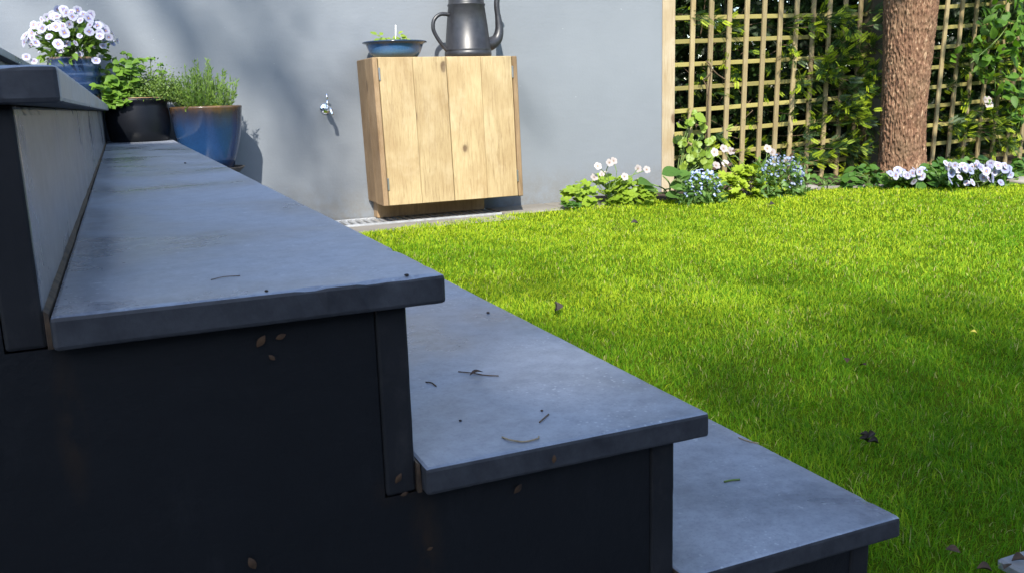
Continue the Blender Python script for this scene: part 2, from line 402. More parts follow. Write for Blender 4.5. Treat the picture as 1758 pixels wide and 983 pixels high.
# where the lawn meets the bed, read along the photograph's edge on the ground
edge_px = [(520, 410), (640, 400), (760, 384), (870, 371), (960, 361), (1040, 353), (1135, 346), (1230, 341), (1340, 333), (1420, 327), (1500, 324), (1570, 324), (1640, 323), (1700, 320), (1738, 315)]
edge = [PZ(x, y, 0) for x, y in edge_px]
edge = [Vector((.8, 4.62, 0))] + edge[1:]
ex = np.array([p.x for p in edge]); ey = np.array([p.y for p in edge])
XBED = ex[-1]
def lawn_top(x):
    x = np.asarray(x, float); y = np.interp(x, ex, ey)
    far = ey[-1] + np.clip((x - XBED) / .25, 0, 1) ** .6 * .75
    return np.where(x > XBED, far, y)
def in_lawn(x, y):
    return (y < lawn_top(x)) & (y > np.where(x > 1.095, .803, .75) + .012 * np.sin(x * 40)) & ((x > .822) | (y < .75) & (x > .2)) & (x < 11)
xs = np.concatenate([[.75], np.linspace(.84, 11, 90)])
lv = [(x, .75, .004) for x in xs] + [(x, float(lawn_top(x)), .004) for x in xs]; n = len(xs)
lm = bpy.data.meshes.new('lawn'); lm.from_pydata(lv, [], [(i, i + 1, n + i + 1, n + i) for i in range(n - 1)])
MAT['turf'] = mat_render('turf_under_grass', (.045, .075, .004), (.085, .12, .008), 70, .8)
MAT['turf'].node_tree.nodes['Principled BSDF'].inputs['Specular IOR Level'].default_value = 0
struct(link('lawn', lm, 'turf'))
# soil bed, a little heaped
bv, bf = [], []
bx = np.linspace(1.9, 11, 80); rows = 6
for x in bx:
    y0 = float(lawn_top(x)); y1 = 6.9 if x > 3.55 else 5.3
    for j in range(rows):
        t = j / (rows - 1); y = y0 + (y1 - y0) * t ** 1.5
        bv.append((x, y, -.004 + (.045 * min(1, t * 4)) * (.7 + .5 * mnoise.noise(Vector((x * 3, y * 3, 0)))) if x > 2.9 else -.012))
for i in range(len(bx) - 1):
    for j in range(rows - 1):
        a = i * rows + j; bf.append((a, a + rows, a + rows + 1, a + 1))
bme = bpy.data.meshes.new('planting_bed'); bme.from_pydata(bv, [], bf); bme.update()
struct(link('planting_bed', smooth(bme), 'soil'))

# grass: one uncountable mass of real blades
def build_grass():
    pts = []
    for (d0, d1, dens) in ((0, 2.0, 52000), (2.0, 3.3, 32000), (3.3, 5.0, 16000), (5.0, 9.8, 8500)):
        nn = int(dens * 8.6 * 4.9)
        x = rng.uniform(.2, 8.8, nn); y = rng.uniform(.72, 5.6, nn); d = np.hypot(x, y)
        k = (d >= d0) & (d < d1) & in_lawn(x, y)
        r = (x / y > -.1) & (x / y < 1.62)
        k &= r; pts.append(np.stack([x[k], y[k], d[k]], 1))
    p = np.concatenate(pts); n = len(p); x, y, d = p.T
    def sn(x, y, s, seed):
        r = np.random.default_rng(seed); v = np.zeros_like(x)
        for i in range(7):
            a = r.uniform(0, TAU); f = s * r.uniform(.6, 1.7); v += np.sin(f * (x * math.cos(a) + y * math.sin(a)) + r.uniform(0, TAU))
        return v / 3.2
    clump = sn(x, y, 26, 1); patch = sn(x, y, 3.2, 2); lean = sn(x, y, 23, 3) * 2.2 + rng.normal(0, 1.7, n)
    h = (.018 + .005 * clump + rng.normal(0, .005, n)).clip(.007, .036)
    tall = rng.random(n) < .015; h[tall] *= 1.5
    w = (.0006 + .00056 * d) * rng.uniform(.7, 1.35, n)
    az = lean; b = rng.uniform(.2, 1.25, n)
    dx, dy = np.cos(az), np.sin(az); fx, fy = -np.sin(az + rng.normal(0, .7, n)), np.cos(az + rng.normal(0, .7, n))
    V = np.zeros((n, 5, 3), np.float32)
    for k, (t, ww) in enumerate(((0, 1), (0, -1), (.55, .8), (.55, -.8), (1, 0))):
        out = h * b * t * t * .95
        V[:, k, 0] = x + dx * out + fx * w * ww * .5; V[:, k, 1] = y + dy * out + fy * w * ww * .5
        V[:, k, 2] = .003 + h * t * (1 - .32 * b * t)
    T = np.array([(0, 1, 3), (0, 3, 2), (2, 3, 4)])[None] + (np.arange(n) * 5)[:, None, None]
    g1 = np.array((.115, .265, .010)); g2 = np.array((.42, .50, .028)); g3 = np.array((.07, .185, .010)); st = np.array((.46, .42, .16))
    u = np.clip(.10 + .22 * (y - 1.4) + .22 * patch + rng.normal(0, .24, n), 0, 1)[:, None]  # sunlit yellow of the far lawn put into the blade colour
    C = g1 * (1 - u) + g2 * u
    dk = rng.random(n) < .22; C[dk] = g3 * rng.uniform(.8, 1.3, (dk.sum(), 1))
    dr = rng.random(n) < .03 + .04 * (sn(x, y, 7, 9) > .5); C[dr] = st * rng.uniform(.6, 1.1, (dr.sum(), 1))
    me = np_mesh('lawn_grass', V.reshape(-1, 3), T.reshape(-1, 3), np.repeat(C, 5, 0))
    o = stuff(link('lawn_grass', me, 'grass')); tag(o, 'short mown green grass covering the lawn', 'grass')
build_grass()

# paving at the foot of the steps and beside the wall
pav = struct(link('paving', from_bm(box_bm(-6, 12, -6, .70, -.028, -.012)), 'concrete'))
k = 0
for i in range(-3, 6):
    for j in range(3):
        x0 = .55 + i * .6 + (.0 if j % 2 else .3); y1 = .742 - j * .5
        if x0 > 3.4 or x0 < -2: continue
        box('paving_slab', (x0 + .004, x0 + .596, y1 - .494, y1, -.012, .014), 'paving', pav, .004)
box('paving_slab', (1.10, 1.69, .744, .80, -.012, .018), 'paving', pav, .004)

# ------------------------------------------------------------------ the steps
steps = thing('stone_steps', (.25, Y0, 0), 'blue-grey stone garden steps with dark painted side, climbing from the lawn', 'steps')
def slab(name, b, parent, bev=.004):
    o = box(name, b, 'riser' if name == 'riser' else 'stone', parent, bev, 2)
    o.data.materials.append(MAT['riser_end' if name == 'riser' else 'edge'])
    if b[2] < 1.0:                                  # worn, slightly chipped arrises where they are close enough to see
        bm = bmesh.new(); bm.from_mesh(o.data); c = o.location + parent.location
        xs_ = np.arange(max(b[0], -.5) + .008, b[1] - .005, .009); ys_ = np.concatenate([np.arange(b[2] + .008, b[2] + .35, .012), np.arange(b[2] + .36, b[2] + 1.3, .03)]); zs_ = np.arange(b[4] + .012, b[5] - .005, .012) if name == 'riser' else []
        for arr, nv in ((xs_, (1, 0, 0)), (ys_, (0, 1, 0)), (zs_, (0, 0, 1))):
            for t in arr:
                q = Vector([t if k else 0 for k in nv]) - Vector([c[i] if nv[i] else 0 for i in range(3)])
                bmesh.ops.bisect_plane(bm, geom=list(bm.verts) + list(bm.edges) + list(bm.faces), plane_co=q, plane_no=nv)
        bm.normal_update()
        for v in bm.verts:
            n_ = v.normal
            if max(abs(n_.x), abs(n_.y), abs(n_.z)) < .985:
                w_ = v.co + c
                if w_.y > b[2] + 1.2 or w_.x < b[0] + .02: continue
                k_ = mnoise.noise(w_ * 70) * .0004 + .0003
                ch = mnoise.noise(w_ * 38 + Vector((3, 1, 2))) - .42
                if ch > 0: k_ += min(.0022, ch * .007)
                v.co -= n_ * k_
        bm.to_mesh(o.data); bm.free()
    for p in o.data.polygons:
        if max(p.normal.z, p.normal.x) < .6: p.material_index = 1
    return o
for i in range(5):
    x0 = (X_N[i - 1] - OV + .0045) if i else -3.4
    for (ya, yb) in ((Y0, 2.514), (2.5165, WALL_Y - .004)):
        slab('tread', (x0, X_N[i], ya, yb, Z_T[i] - TH, Z_T[i]), steps)
        zb = (Z_T[i + 1] - TH) if i < 4 else -.02
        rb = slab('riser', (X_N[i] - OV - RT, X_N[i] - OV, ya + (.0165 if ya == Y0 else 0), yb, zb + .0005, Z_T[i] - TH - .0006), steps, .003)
    if i < 4:
        xr = X_N[i] - OV; zt = Z_T[i + 1]
        vs_, fs_ = [], []
        N_ = 60
        for q in range(N_ + 1):
            y = Y0 + .013 + (WALL_Y - Y0 - .02) * q / N_; s = .0035 * (.7 + .6 * random.random())
            vs_ += [(xr, y, zt - TH), (xr, y, zt + s), (xr + s * 1.1, y, zt + .0006), (xr + .0042, y, zt - TH)]
        for q in range(N_):
            for e in range(4): fs_.append((q * 4 + e, q * 4 + (e + 1) % 4, q * 4 + 4 + (e + 1) % 4, q * 4 + 4 + e))
        fs_.append((0, 1, 2, 3))
        me = bpy.data.meshes.new('mortar_joint'); me.from_pydata(vs_, [], fs_); me.update(); link('mortar_joint', me, 'sealant', steps)
# rendered core: a stair-shaped prism
prof = [(-3.4, -.02), (X_N[4] - OV - RT - .001, -.02)]
for i in (4, 3, 2, 1, 0):
    xr = X_N[i] - OV - RT - .001
    prof.append((xr, Z_T[i] - TH - .001))
    if i: prof.append((X_N[i - 1] - OV - RT - .001 , Z_T[i] - TH - .001))
prof.append((-3.4, Z_T[0] - TH - .001))
bm = bmesh.new()
fv = [bm.verts.new((x, Y0 + .019, z)) for x, z in prof]; f = bm.faces.new(fv)
ext = bmesh.ops.extrude_face_region(bm, geom=[f])
for v in [g for g in ext['geom'] if isinstance(g, bmesh.types.BMVert)]: v.co.y = WALL_Y - .005
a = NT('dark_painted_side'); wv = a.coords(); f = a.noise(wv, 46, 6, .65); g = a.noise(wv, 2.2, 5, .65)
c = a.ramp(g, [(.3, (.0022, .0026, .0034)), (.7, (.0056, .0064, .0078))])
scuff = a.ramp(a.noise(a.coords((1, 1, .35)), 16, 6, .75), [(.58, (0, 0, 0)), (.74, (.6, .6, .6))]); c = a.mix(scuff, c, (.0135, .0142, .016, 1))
tc = a.n('TexCoord')
for (px_s, pz_s, sx_s, sz_s) in ((-.062, .44, .014, .075), (.232, .26, .02, .08), (.528, .10, .014, .06), (.205, .33, .03, .02)):     # rusty runs below the joints
    mp = a.n('Mapping'); mp.inputs['Location'].default_value = (-px_s / sx_s, 0, -pz_s / sz_s); mp.inputs['Scale'].default_value = (1 / sx_s, 0, 1 / sz_s); a.l(tc.outputs['Object'], mp.inputs['Vector'])
    ln = a.n('VectorMath', operation='LENGTH'); a.l(mp.outputs[0], ln.inputs[0])
    k = a.mix(1, a.ramp(ln.outputs['Value'], [(.1, (.8, .8, .8)), (1, (0, 0, 0))]), a.ramp(a.noise(a.coords((1, 1, .4)), 45, 5, .7), [(.4, (0, 0, 0)), (.6, (1, 1, 1))]), 'MULTIPLY')
    c = a.mix(k, c, (.022, .0135, .007, 1))
fl_ = a.ramp(a.noise(wv, 95, 1), [(.80, (0, 0, 0)), (.815, (.7, .7, .7))]); c = a.mix(fl_, c, (.10, .10, .10, 1))
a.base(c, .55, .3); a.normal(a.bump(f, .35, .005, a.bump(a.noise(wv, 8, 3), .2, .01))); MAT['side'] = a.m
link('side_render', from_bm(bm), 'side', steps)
# thin skim of render wrapped under the riser ends, as on the photograph's side wall
# ------------------------------------------------------------------ garden wall
WX1 = PY(1137, 150, WALL_Y).x
a = NT('wall_paint'); wv = a.coords(); tc = a.n('TexCoord'); sx = a.n('SeparateXYZ'); a.l(tc.outputs['Object'], sx.inputs[0])
f = a.noise(wv, 70, 6, .65); g = a.noise(wv, 1.3, 4, .6); tro = a.noise(a.coords((1.2, 1, 5)), 5, 4, .6)
c = a.ramp(g, [(.3, (.153, .169, .187)), (.7, (.176, .193, .212))]); c = a.mix(a.ramp(tro, [(.5, (0, 0, 0)), (.75, (.2, .2, .2))]), c, (.19, .206, .224, 1))
zz_ = a.n('MapRange'); zz_.inputs[1].default_value = -1.31; zz_.inputs[2].default_value = -1.02; zz_.inputs[3].default_value = .75; zz_.inputs[4].default_value = 0; a.l(sx.outputs['Z'], zz_.inputs[0])
sm_ = a.mix(1, zz_.outputs[0], a.ramp(a.noise(wv, 14, 5, .7), [(.38, (0, 0, 0)), (.62, (1, 1, 1))]), 'MULTIPLY'); c = a.mix(sm_, c, (.14, .13, .11, 1))
spk = a.ramp(a.noise(wv, 34, 2), [(.755, (0, 0, 0)), (.775, (.5, .5, .5))]); c = a.mix(spk, c, (.3, .31, .32, 1))
a.base(c, .85, .3); a.normal(a.bump(f, .22, .006, a.bump(tro, .1, .012))); MAT['wall'] = a.m
wall = box('garden_wall', (-5.5, WX1, WALL_Y, WALL_Y + .22, -.02, 2.6), 'wall', None, .006, 2)
tag(wall, 'smooth rendered garden wall painted blue-grey behind the wooden cabinet', 'wall')

# drain channel at the foot of the wall
dr = thing('drain_channel', (1.5, 5.1, 0), 'slotted metal drain channel in the ground under the wooden cabinet', 'drain')
XD0, XD1, YD0, YD1 = .87, 2.10, 4.99, 5.275
link('channel', from_bm(box_bm(XD0, XD1, YD0, YD1, -.026, -.015)), 'dark', dr)
box('rail', (XD0, XD1, YD0 - .012, YD0, -.02, .016), 'steel', dr, .001)
box('rail', (XD0, XD1, YD0 + .006, YD0 + .03, -.012, .013), 'steel', dr, .001)
box('rail', (XD0, XD1, YD1 - .02, YD1, -.012, .013), 'steel', dr, .001)
bar0 = None; nb = 27
for i in range(nb):
    x = XD0 + .02 + (XD1 - XD0 - .04) * i / (nb - 1)
    if bar0 is None: bar0 = box('bar', (x - .012, x + .012, YD0 + .03, YD1 - .02, -.008, .011), 'steel', dr, .001)
    else:
        o = bar0.copy(); COL.objects.link(o); o.location.x += x - XD0 - .02
kerb = struct(link('kerb', from_bm(box_bm(.85, 2.12, 4.71, YD0 - .014, -.02, .006, .003)), 'concrete'))
ps = struct(link('wall_paving', from_bm(box_bm(2.13, 3.02, 4.9, 5.29, -.02, -.011)), 'soil'))
for (xa, xb, ya, yb) in ((2.115, 2.52, 4.93, 5.285), (2.53, 2.84, 4.99, 5.285), (2.85, 3.02, 5.05, 5.28)):
    box('paving_stone', (xa, xb, ya, yb, -.010, .012), 'concrete', ps, .006, 2)
# edging between lawn and bed
ed = thing('bed_edging', (3.9, 4.95, 0), 'thin weathered stone edging between the lawn and flower bed', 'edging')
ep = [PZ(x, y - 1.5, 0) for x, y in edge_px if 1040 <= x]
for a, b in zip(ep[:-1], ep[1:]):
    d = (b - a); q = Vector((-d.y, d.x, 0)).normalized() * .03; u = d.normalized() * .006
    bm = bmesh.new(); vv = []
    for p in (a + u, b - u, b - u + q, a + u + q):
        for z in (-.02, .022 + random.uniform(-.006, .006)): vv.append(bm.verts.new((p.x, p.y, z)))
    for f in ((0, 2, 4, 6), (1, 7, 5, 3), (0, 1, 3, 2), (2, 3, 5, 4), (4, 5, 7, 6), (6, 7, 1, 0)): bm.faces.new([vv[i] for i in f])
    link('edging_stone', from_bm(bm), 'concrete', ed)

# ------------------------------------------------------------------ cabinet
cab = thing('wooden_cabinet', (1.78, 5.1, 0), 'rough pine two-door cabinet standing against the blue-grey wall', 'cabinet')
SH = -.0225; CB, CT = .113, .948; CXL, CXR = 1.346, 2.226; CF, CBK = 4.93, 5.288
def cb(name, b, mat, parent=cab, bev=.003): return box(name, b, mat, parent, bev, 1, SH, CB)
ym = CF + .17
cb('side_plank', (CXL, CXL + .03, CF, ym, CB, CT - .004), 'pine_side', bev=.004); cb('side_plank', (CXL + .002, CXL + .03, ym + .002, CBK, CB + .003, CT - .004), 'pine_side', bev=.004)
cb('side_plank', (CXR - .03, CXR, CF, ym, CB, CT - .004), 'pine_side', bev=.004); cb('side_plank', (CXR - .03, CXR - .002, ym + .002, CBK, CB + .003, CT - .004), 'pine_side', bev=.004)
cb('bottom_board', (CXL + .031, CXR - .031, CF + .03, CBK, CB + .006, CB + .03), 'pine_top')
cb('back_board', (CXL + .031, CXR - .031, CBK - .02, CBK - .002, CB + .031, CT - .034), 'pine_side')
cb('top_board', (CXL + .031, CXR - .031, CF + .029, CF + .19, CT - .03, CT - .002), 'pine_top')
cb('top_board', (CXL + .031, CXR - .031, CF + .193, CBK, CT - .03, CT), 'pine_top')
xl, xr_ = CXL + .034, CXR - .034; xm = (xl + xr_) / 2 - .004
for (da, dbb, hx) in ((xl, xm - .002, xl), (xm + .002, xr_, xr_)):
    door = cb('door', (da + .05, dbb - .05, CF + .026, CF + .045, CB + .12, CB + .2), 'pine_side')
    mid = (da + dbb) / 2 + random.uniform(-.006, .006)
    for (pa, pb, dy) in ((da, mid - .0008, 0), (mid + .0008, dbb, .0022)):
        p = cb('plank', (pa, pb, CF + .002 + dy, CF + .0255, CB + random.uniform(0, .003), CT - .004), 'pine', cab, .0025)
        p.parent = door; p.location = p.location + cab.location - (door.location + cab.location)
    for zz in (CB + .09, CT - .13):
        s = -1 if hx == xl else 1
        h = cb('hinge', (hx - .004, hx + .006, CF - .004, CF + .004, zz, zz + .07), 'hinge', cab, .0015)
        h.parent = door; h.location = h.location - door.location
box('plinth', (1.375, 2.075, 5.2, 5.284, .014, CB - .001), 'pine_side', cab, .004)

# ------------------------------------------------------------------ kettle
kx, ky, kz = 1.974, 5.125, CT + .001
ket = thing('coffee_pot', (kx, ky, kz), 'tall black metal coffee pot standing on the wooden cabinet', 'coffee pot')
sr = .141
body = lathe_mesh([(.135, 0), (.141, .006), (.141, .03), (.136, .036), (.141, .041), (.137, .046), (.122, .19), (.109, .292), (.113, .298), (.113, .304), (.107, .309), (.098, .40), (.102, .405), (.102, .412)], 64)
link('body', body, 'iron', ket, loc=(kx, ky, kz))
lid = link('lid', lathe_mesh([(.104, .413), (.104, .42), (.08, .445), (.04, .465), (.012, .47)], 48), 'iron', ket, loc=(kx, ky, kz))
kn = link('knob', lathe_mesh([(.006, .47), (.008, .485), (.018, .495), (.016, .508), (.004, .514)], 24), 'iron', None); kn.parent = lid
tubes('handle', [(spline([(kx - .108, ky, kz + .245), (kx - .165, ky, kz + .247), (kx - .206, ky, kz + .215), (kx - .214, ky, kz + .165), (kx - .195, ky, kz + .12), (kx - .16, ky, kz + .07), (kx - .125, ky, kz + .032)], 8), .0115)], 'iron', ket, 12)
sp = spline([(kx + .11, ky, kz + .075), (kx + .152, ky, kz + .08), (kx + .19, ky, kz + .105), (kx + .208, ky, kz + .155), (kx + .205, ky, kz + .22), (kx + .197, ky, kz + .29), (kx + .202, ky, kz + .345), (kx + .225, ky, kz + .385)], 7)
nsp = len(sp); tubes('spout', [(sp, [.047 - .03 * min(1, i / (nsp * .62)) + (.006 if i > nsp - 4 else 0) for i in range(nsp)])], 'iron', ket, 20)

# ------------------------------------------------------------------ blue bowl
def mat_glaze(name, stops, rough=.18, zmul=1.0, spec=.6, spk=.3):
    a = NT(name); tc = a.n('TexCoord'); sx = a.n('SeparateXYZ'); a.l(tc.outputs['Object'], sx.inputs[0])
    ns = a.noise(a.coords((1, 1, .45)), 9, 5, .65); ad = a.n('Math', operation='MULTIPLY_ADD'); ad.inputs[1].default_value = .34 / zmul
    a.l(ns, ad.inputs[0]); a.l(sx.outputs['Z'], ad.inputs[2])
    sb = a.n('Math', operation='MULTIPLY_ADD'); sb.inputs[1].default_value = zmul; sb.inputs[2].default_value = -.17
    a.l(ad.outputs[0], sb.inputs[0])
    c = a.ramp(sb.outputs[0], stops)
    f = a.noise(a.coords(), 130, 3); c = a.mix(spk, c, a.ramp(f, [(.35, (.35, .35, .4)), (.65, (1, 1, 1))]), 'MULTIPLY')
    a.base(c, rough, spec); a.normal(a.bump(ns, .08, .004)); return a.m
MAT['bowl'] = mat_glaze('blue_bowl_glaze', [(0, (.07, .10, .10)), (.25, (.06, .15, .25)), (.55, (.05, .13, .28)), (.9, (.02, .04, .08))], .14, 11.5)
bwx, bwy = 1.517, 5.115
bowl = thing('glazed_bowl', (bwx, bwy, CT + .001), 'wide blue glazed bowl with small seedlings, set on the wooden cabinet', 'bowl')
link('body', lathe_mesh([(.10, 0), (.127, .002), (.148, .03), (.163, .068), (.168, .078), (.186, .083), (.187, .088), (.180, .091), (.160, .086), (.15, .065), (.12, .06)], 64), 'bowl', bowl, loc=(bwx, bwy, CT + .001))
link('soil', lathe_mesh([(.155, .066), (.1, .072), (.02, .074)], 32), 'soil', bowl, loc=(bwx, bwy, CT + .001))
tubes('plant_label', [([(bwx + .005, bwy, CT + .06), (bwx + .012, bwy, CT + .185)], .0032)], 'white', bowl)
for k in range(34):
    a = random.uniform(0, TAU); r = random.uniform(0, .08); cxk = bwx + random.choice((-.09, -.09, -.07, -.035, .02, .04))
    p = Vector((cxk + random.uniform(-.03, .03), bwy + random.uniform(-.08, .05), CT + random.uniform(.08, .105)))
    if random.random() < .2: p.z += .03
    leafobj('leaf', ME['leaf'], 'climber', bowl, p, (math.cos(a), math.sin(a), random.uniform(-.1, .7)), (random.uniform(-.3, .3), -.8, .8), random.uniform(.03, .05))

# ------------------------------------------------------------------ tap
tx, tz = 1.127, .672
tap = thing('garden_tap', (tx, WALL_Y, tz), 'small chrome garden tap fixed to the blue-grey wall', 'tap')
def lathe_y(name, prof, mat, parent, loc, n=32):
    me = lathe_mesh(prof, n); me.transform(Matrix.Rotation(math.pi / 2, 4, 'X')); return link(name, me, mat, parent, loc=loc)
lathe_y('wall_plate', [(.034, 0), (.034, .003), (.024, .009), (.014, .012)], 'chrome', tap, (tx, WALL_Y - .0005, tz))
lathe_y('body', [(.011, .01), (.011, .05), (.015, .052), (.015, .085), (.01, .09)], 'chrome', tap, (tx, WALL_Y, tz))
tubes('spout', [(spline([(tx, WALL_Y - .07, tz), (tx + .004, WALL_Y - .1, tz + .002), (tx + .008, WALL_Y - .118, tz - .012), (tx + .009, WALL_Y - .122, tz - .038)], 5), .0105)], 'chrome', tap, 16)
tubes('valve_stem', [([(tx, WALL_Y - .068, tz + .01), (tx, WALL_Y - .068, tz + .05)], .0075)], 'chrome', tap, 12)
tubes('lever', [([(tx, WALL_Y - .066, tz + .045), (tx, WALL_Y - .064, tz + .085)], [.0045, .007])], 'chrome', tap, 12)

# ------------------------------------------------------------------ pots on the steps
MAT['navy'] = mat_glaze('navy_pot_glaze', [(0, (.010, .02, .05)), (.5, (.013, .030, .078)), (.93, (.02, .04, .09)), (1, (.18, .11, .05))], .2, 4.2)
MAT['black_pot'] = mat_glaze('black_pot_glaze', [(0, (.004, .005, .007)), (.9, (.005, .006, .010)), (1, (.007, .007, .009))], .4, 4.5, .22)
MAT['rim_tan'] = mat_plain('bare_clay_rim', (.24, .14, .07), .5, var=.3)
MAT['blue_pot'] = mat_glaze('blue_drip_glaze', [(0, (.012, .038, .10)), (.35, (.014, .05, .135)), (.64, (.013, .038, .10)), (.88, (.03, .028, .034)), (.98, (.11, .06, .022)), (1, (.19, .105, .04))], .16, 2.95)
def stems_of(tips, root, r=.0022, bend=.02):
    out = []
    for t in tips:
        a = Vector(root) if not isinstance(root, list) else random.choice(root)
        m = (a + t) / 2 + Vector((random.uniform(-1, 1), random.uniform(-1, 1), .6)) * bend
        out.append((spline([a, m, t], 4), r))
    return out
# white pansies in the ribbed navy pot
px_, py_, pz_ = -.166, 5.02, Z_T[1]
pp = thing('pansy_pot', (px_, py_, pz_), 'ribbed navy blue pot of white pansies on the upper stone step', 'potted plant')
prof_ = [(.085, 0), (.095, .004)]
for i in range(9):
    z = .02 + i * .022; prof_ += [(.098 + .0024 * i + .0, z), (.098 + .0024 * i + (.004 if i % 2 else 0), z + .011)]
prof_ += [(.121, .222), (.124, .228), (.122, .234), (.112, .234), (.108, .21), (.05, .21)]
link('pot', lathe_mesh(prof_, 56), 'navy', pp, loc=(px_, py_, pz_))
top = Vector((px_, py_, pz_ + .215))
link('soil', lathe_mesh([(.108, .205), (.06, .213), (.01, .214)], 24), 'soil', pp, loc=(px_, py_, pz_))
tips = []
for i in range(96):
    a = TAU * i * .618; r = math.sqrt((i + .5) / 96) * .215
    fx, fy = r * math.cos(a), r * math.sin(a) * .85
    z = .235 - (r / .215) ** 2.2 * .15 + random.uniform(-.025, .02)
    c = top + Vector((fx + .0, fy, z)); tips.append(c)
    nrm = Vector((fx * 2.2 + random.gauss(0, .35), fy * .9 - .6, .3 + random.gauss(0, .3))).normalized()
    upv = Vector((0, 0, 1)) - nrm * nrm.z
    leafobj('flower', ME['pansy_lilac' if random.random() < .1 else 'pansy'], 'petal', pp, c, upv.cross(nrm) + Vector((0, 0, random.gauss(0, .3))), nrm, random.choice((.028, .036, .04, .043, .047, .05)))
for (dx, dz) in ((-.20, .0), (-.17, -.02), (-.05, .03), (.03, .01), (.14, .05), (.17, .09), (.1, -.02), (-.02, .06)):
    c = top + Vector((dx, -.10, dz + .02)); nrm = Vector((dx * 2, -1, .1)).normalized()
    leafobj('flower', ME['pansy'], 'petal', pp, c, Vector((0, 0, 1)).cross(nrm), nrm, random.uniform(.034, .046), .7)
tubes('stems', stems_of(tips, top, .0018, .03), 'stem', pp, 4)
N = 620; u = rdir(N, .2); P = np.array(top)[None] + u * np.array([.165, .14, .13]) * rng.uniform(.35, 1, (N, 1)) + np.array([0, 0, .075])
d = u + rdir(N, .3) * .8; g = rng.random((N, 1))
me = scatter('foliage', LEAF_V, LEAF_F, P, frames(d, rdir(N, 1.2), rng.uniform(.028, .052, N)), np.array((.055, .13, .016)) * (1 - g) + np.array((.15, .24, .03)) * g)
stuff(link('foliage', me, 'foliage', pp))

# mint and thyme in the black pot
bx_, by_, bz_ = .098, 5.06, Z_T[2]
bp = thing('herb_pot', (bx_, by_, bz_), 'black glazed pot of mint and thyme on the stone step', 'potted plant')
link('pot', lathe_mesh([(.13, 0), (.143, .005), (.153, .06), (.156, .12), (.150, .178), (.149, .195), (.157, .200), (.160, .208), (.158, .2185), (.148, .219), (.145, .2), (.05, .195)], 56), 'black_pot', bp, loc=(bx_, by_, bz_))
rim = link('rim', lathe_mesh([(.159, .2190), (.159, .2215), (.149, .2215), (.149, .2190)], 56, closed=False), 'rim_tan', bp, loc=(bx_, by_, bz_))
link('soil', lathe_mesh([(.148, .19), (.08, .2), (.01, .2)], 24), 'soil', bp, loc=(bx_, by_, bz_))
tp = Vector((bx_, by_, bz_ + .2)); mst = []
def mint_stem(base, tip, pairs, s0):
    pts = spline([base, (base + tip) / 2 + Vector((random.uniform(-.02, .02), random.uniform(-.02, .01), .01)), tip], 5); mst.append((pts, .0022))
    for i in range(pairs):
        t = .3 + .7 * i / max(1, pairs - 1); c = pts[min(len(pts) - 1, int(t * (len(pts) - 1)))]
        a0 = random.uniform(0, TAU); s = s0 * (1.15 - .55 * t) * random.uniform(.85, 1.15)
        for q in range(2 if i < pairs - 1 else 4):
            a = a0 + q * (math.pi if i < pairs - 1 else math.pi / 2) + random.uniform(-.3, .3)
            leafobj('leaf', ME['serr'], 'mint', bp, c, (math.cos(a), math.sin(a) * .7 - .25, random.uniform(-.5, .35)), (random.gauss(0, .3), -.8, .8), s)
for (dx, dy, tx2, tz2) in ((-.09, -.05, -.06, .20), (-.07, -.08, -.10, .12), (-.05, -.02, -.02, .24), (-.02, -.05, .0, .19), (-.1, 0, -.13, .16), (-.04, -.09, -.12, .04), (-.09, -.1, -.17, .08),
                          (0, .0, .04, .21), (-.03, .03, -.05, .17), (-.06, -.1, -.06, .0), (-.09, -.09, -.14, -.02), (-.1, -.06, -.10, .1), (.0, -.02, -.03, .14), (-.07, .02, -.09, .22)):
    mint_stem(tp + Vector((dx, dy, 0)), tp + Vector((tx2, dy * 1.3 - .03, tz2)), 6, .066)
mint_stem(tp + Vector((.07, 0, 0)), tp + Vector((.09, -.02, .23)), 4, .04); mint_stem(tp + Vector((.1, .02, 0)), tp + Vector((.135, -.0, .20)), 4, .04)
tubes('stems', mst, 'stem', bp, 5)
N = 9000; c = rng.normal(0, 1, (N, 3)) * np.array([.078, .06, .038]); c[:, 0] += .085; c[:, 2] = np.abs(c[:, 2]) * 1.5 + .005 - np.maximum(0, c[:, 0] - .13) * .12
P = np.array(tp)[None] + c; g = rng.random((N, 1))
me = scatter('thyme', QUAD_V, QUAD_F, P, frames(rdir(N, .4), rdir(N, .8), rng.uniform(.008, .017, N)), np.array((.05, .10, .022)) * (1 - g) + np.array((.16, .24, .04)) * g)
stuff(link('thyme', me, 'foliage', bp))

# rosemary in the blue drip-glazed pot
rx, ry, rz = .437, 5.05, Z_T[3] + .024
rp = thing('rosemary_pot', (rx, ry, Z_T[3]), 'blue drip-glazed pot with tan rim growing rosemary', 'potted plant')
link('pot', lathe_mesh([(.10, 0), (.116, .004), (.137, .06), (.158, .14), (.173, .22), (.181, .29), (.184, .318), (.186, .326), (.180, .331), (.170, .329), (.168, .29), (.05, .285)], 64), 'blue_pot', rp, loc=(rx, ry, rz))
link('soil', lathe_mesh([(.17, .285), (.09, .295), (.01, .297)], 24), 'soil', rp, loc=(rx, ry, rz))
sc = thing('plant_saucer', (rx, ry, Z_T[3] + .001), 'dark clay saucer under the blue drip-glazed rosemary pot', 'saucer')
MAT['saucer'] = mat_plain('dark_clay', (.055, .045, .038), .6, var=.4)
link('dish', lathe_mesh([(.13, 0), (.145, .002), (.168, .024), (.174, .027), (.172, .031), (.16, .028), (.14, .012), (.12, .0108)], 56), 'saucer', sc, loc=(rx, ry, Z_T[3] + .001))
for o in rp.children: o.location.z += 0
tp = Vector((rx, ry, rz + .295)); tips = []; nP, nD = [], []
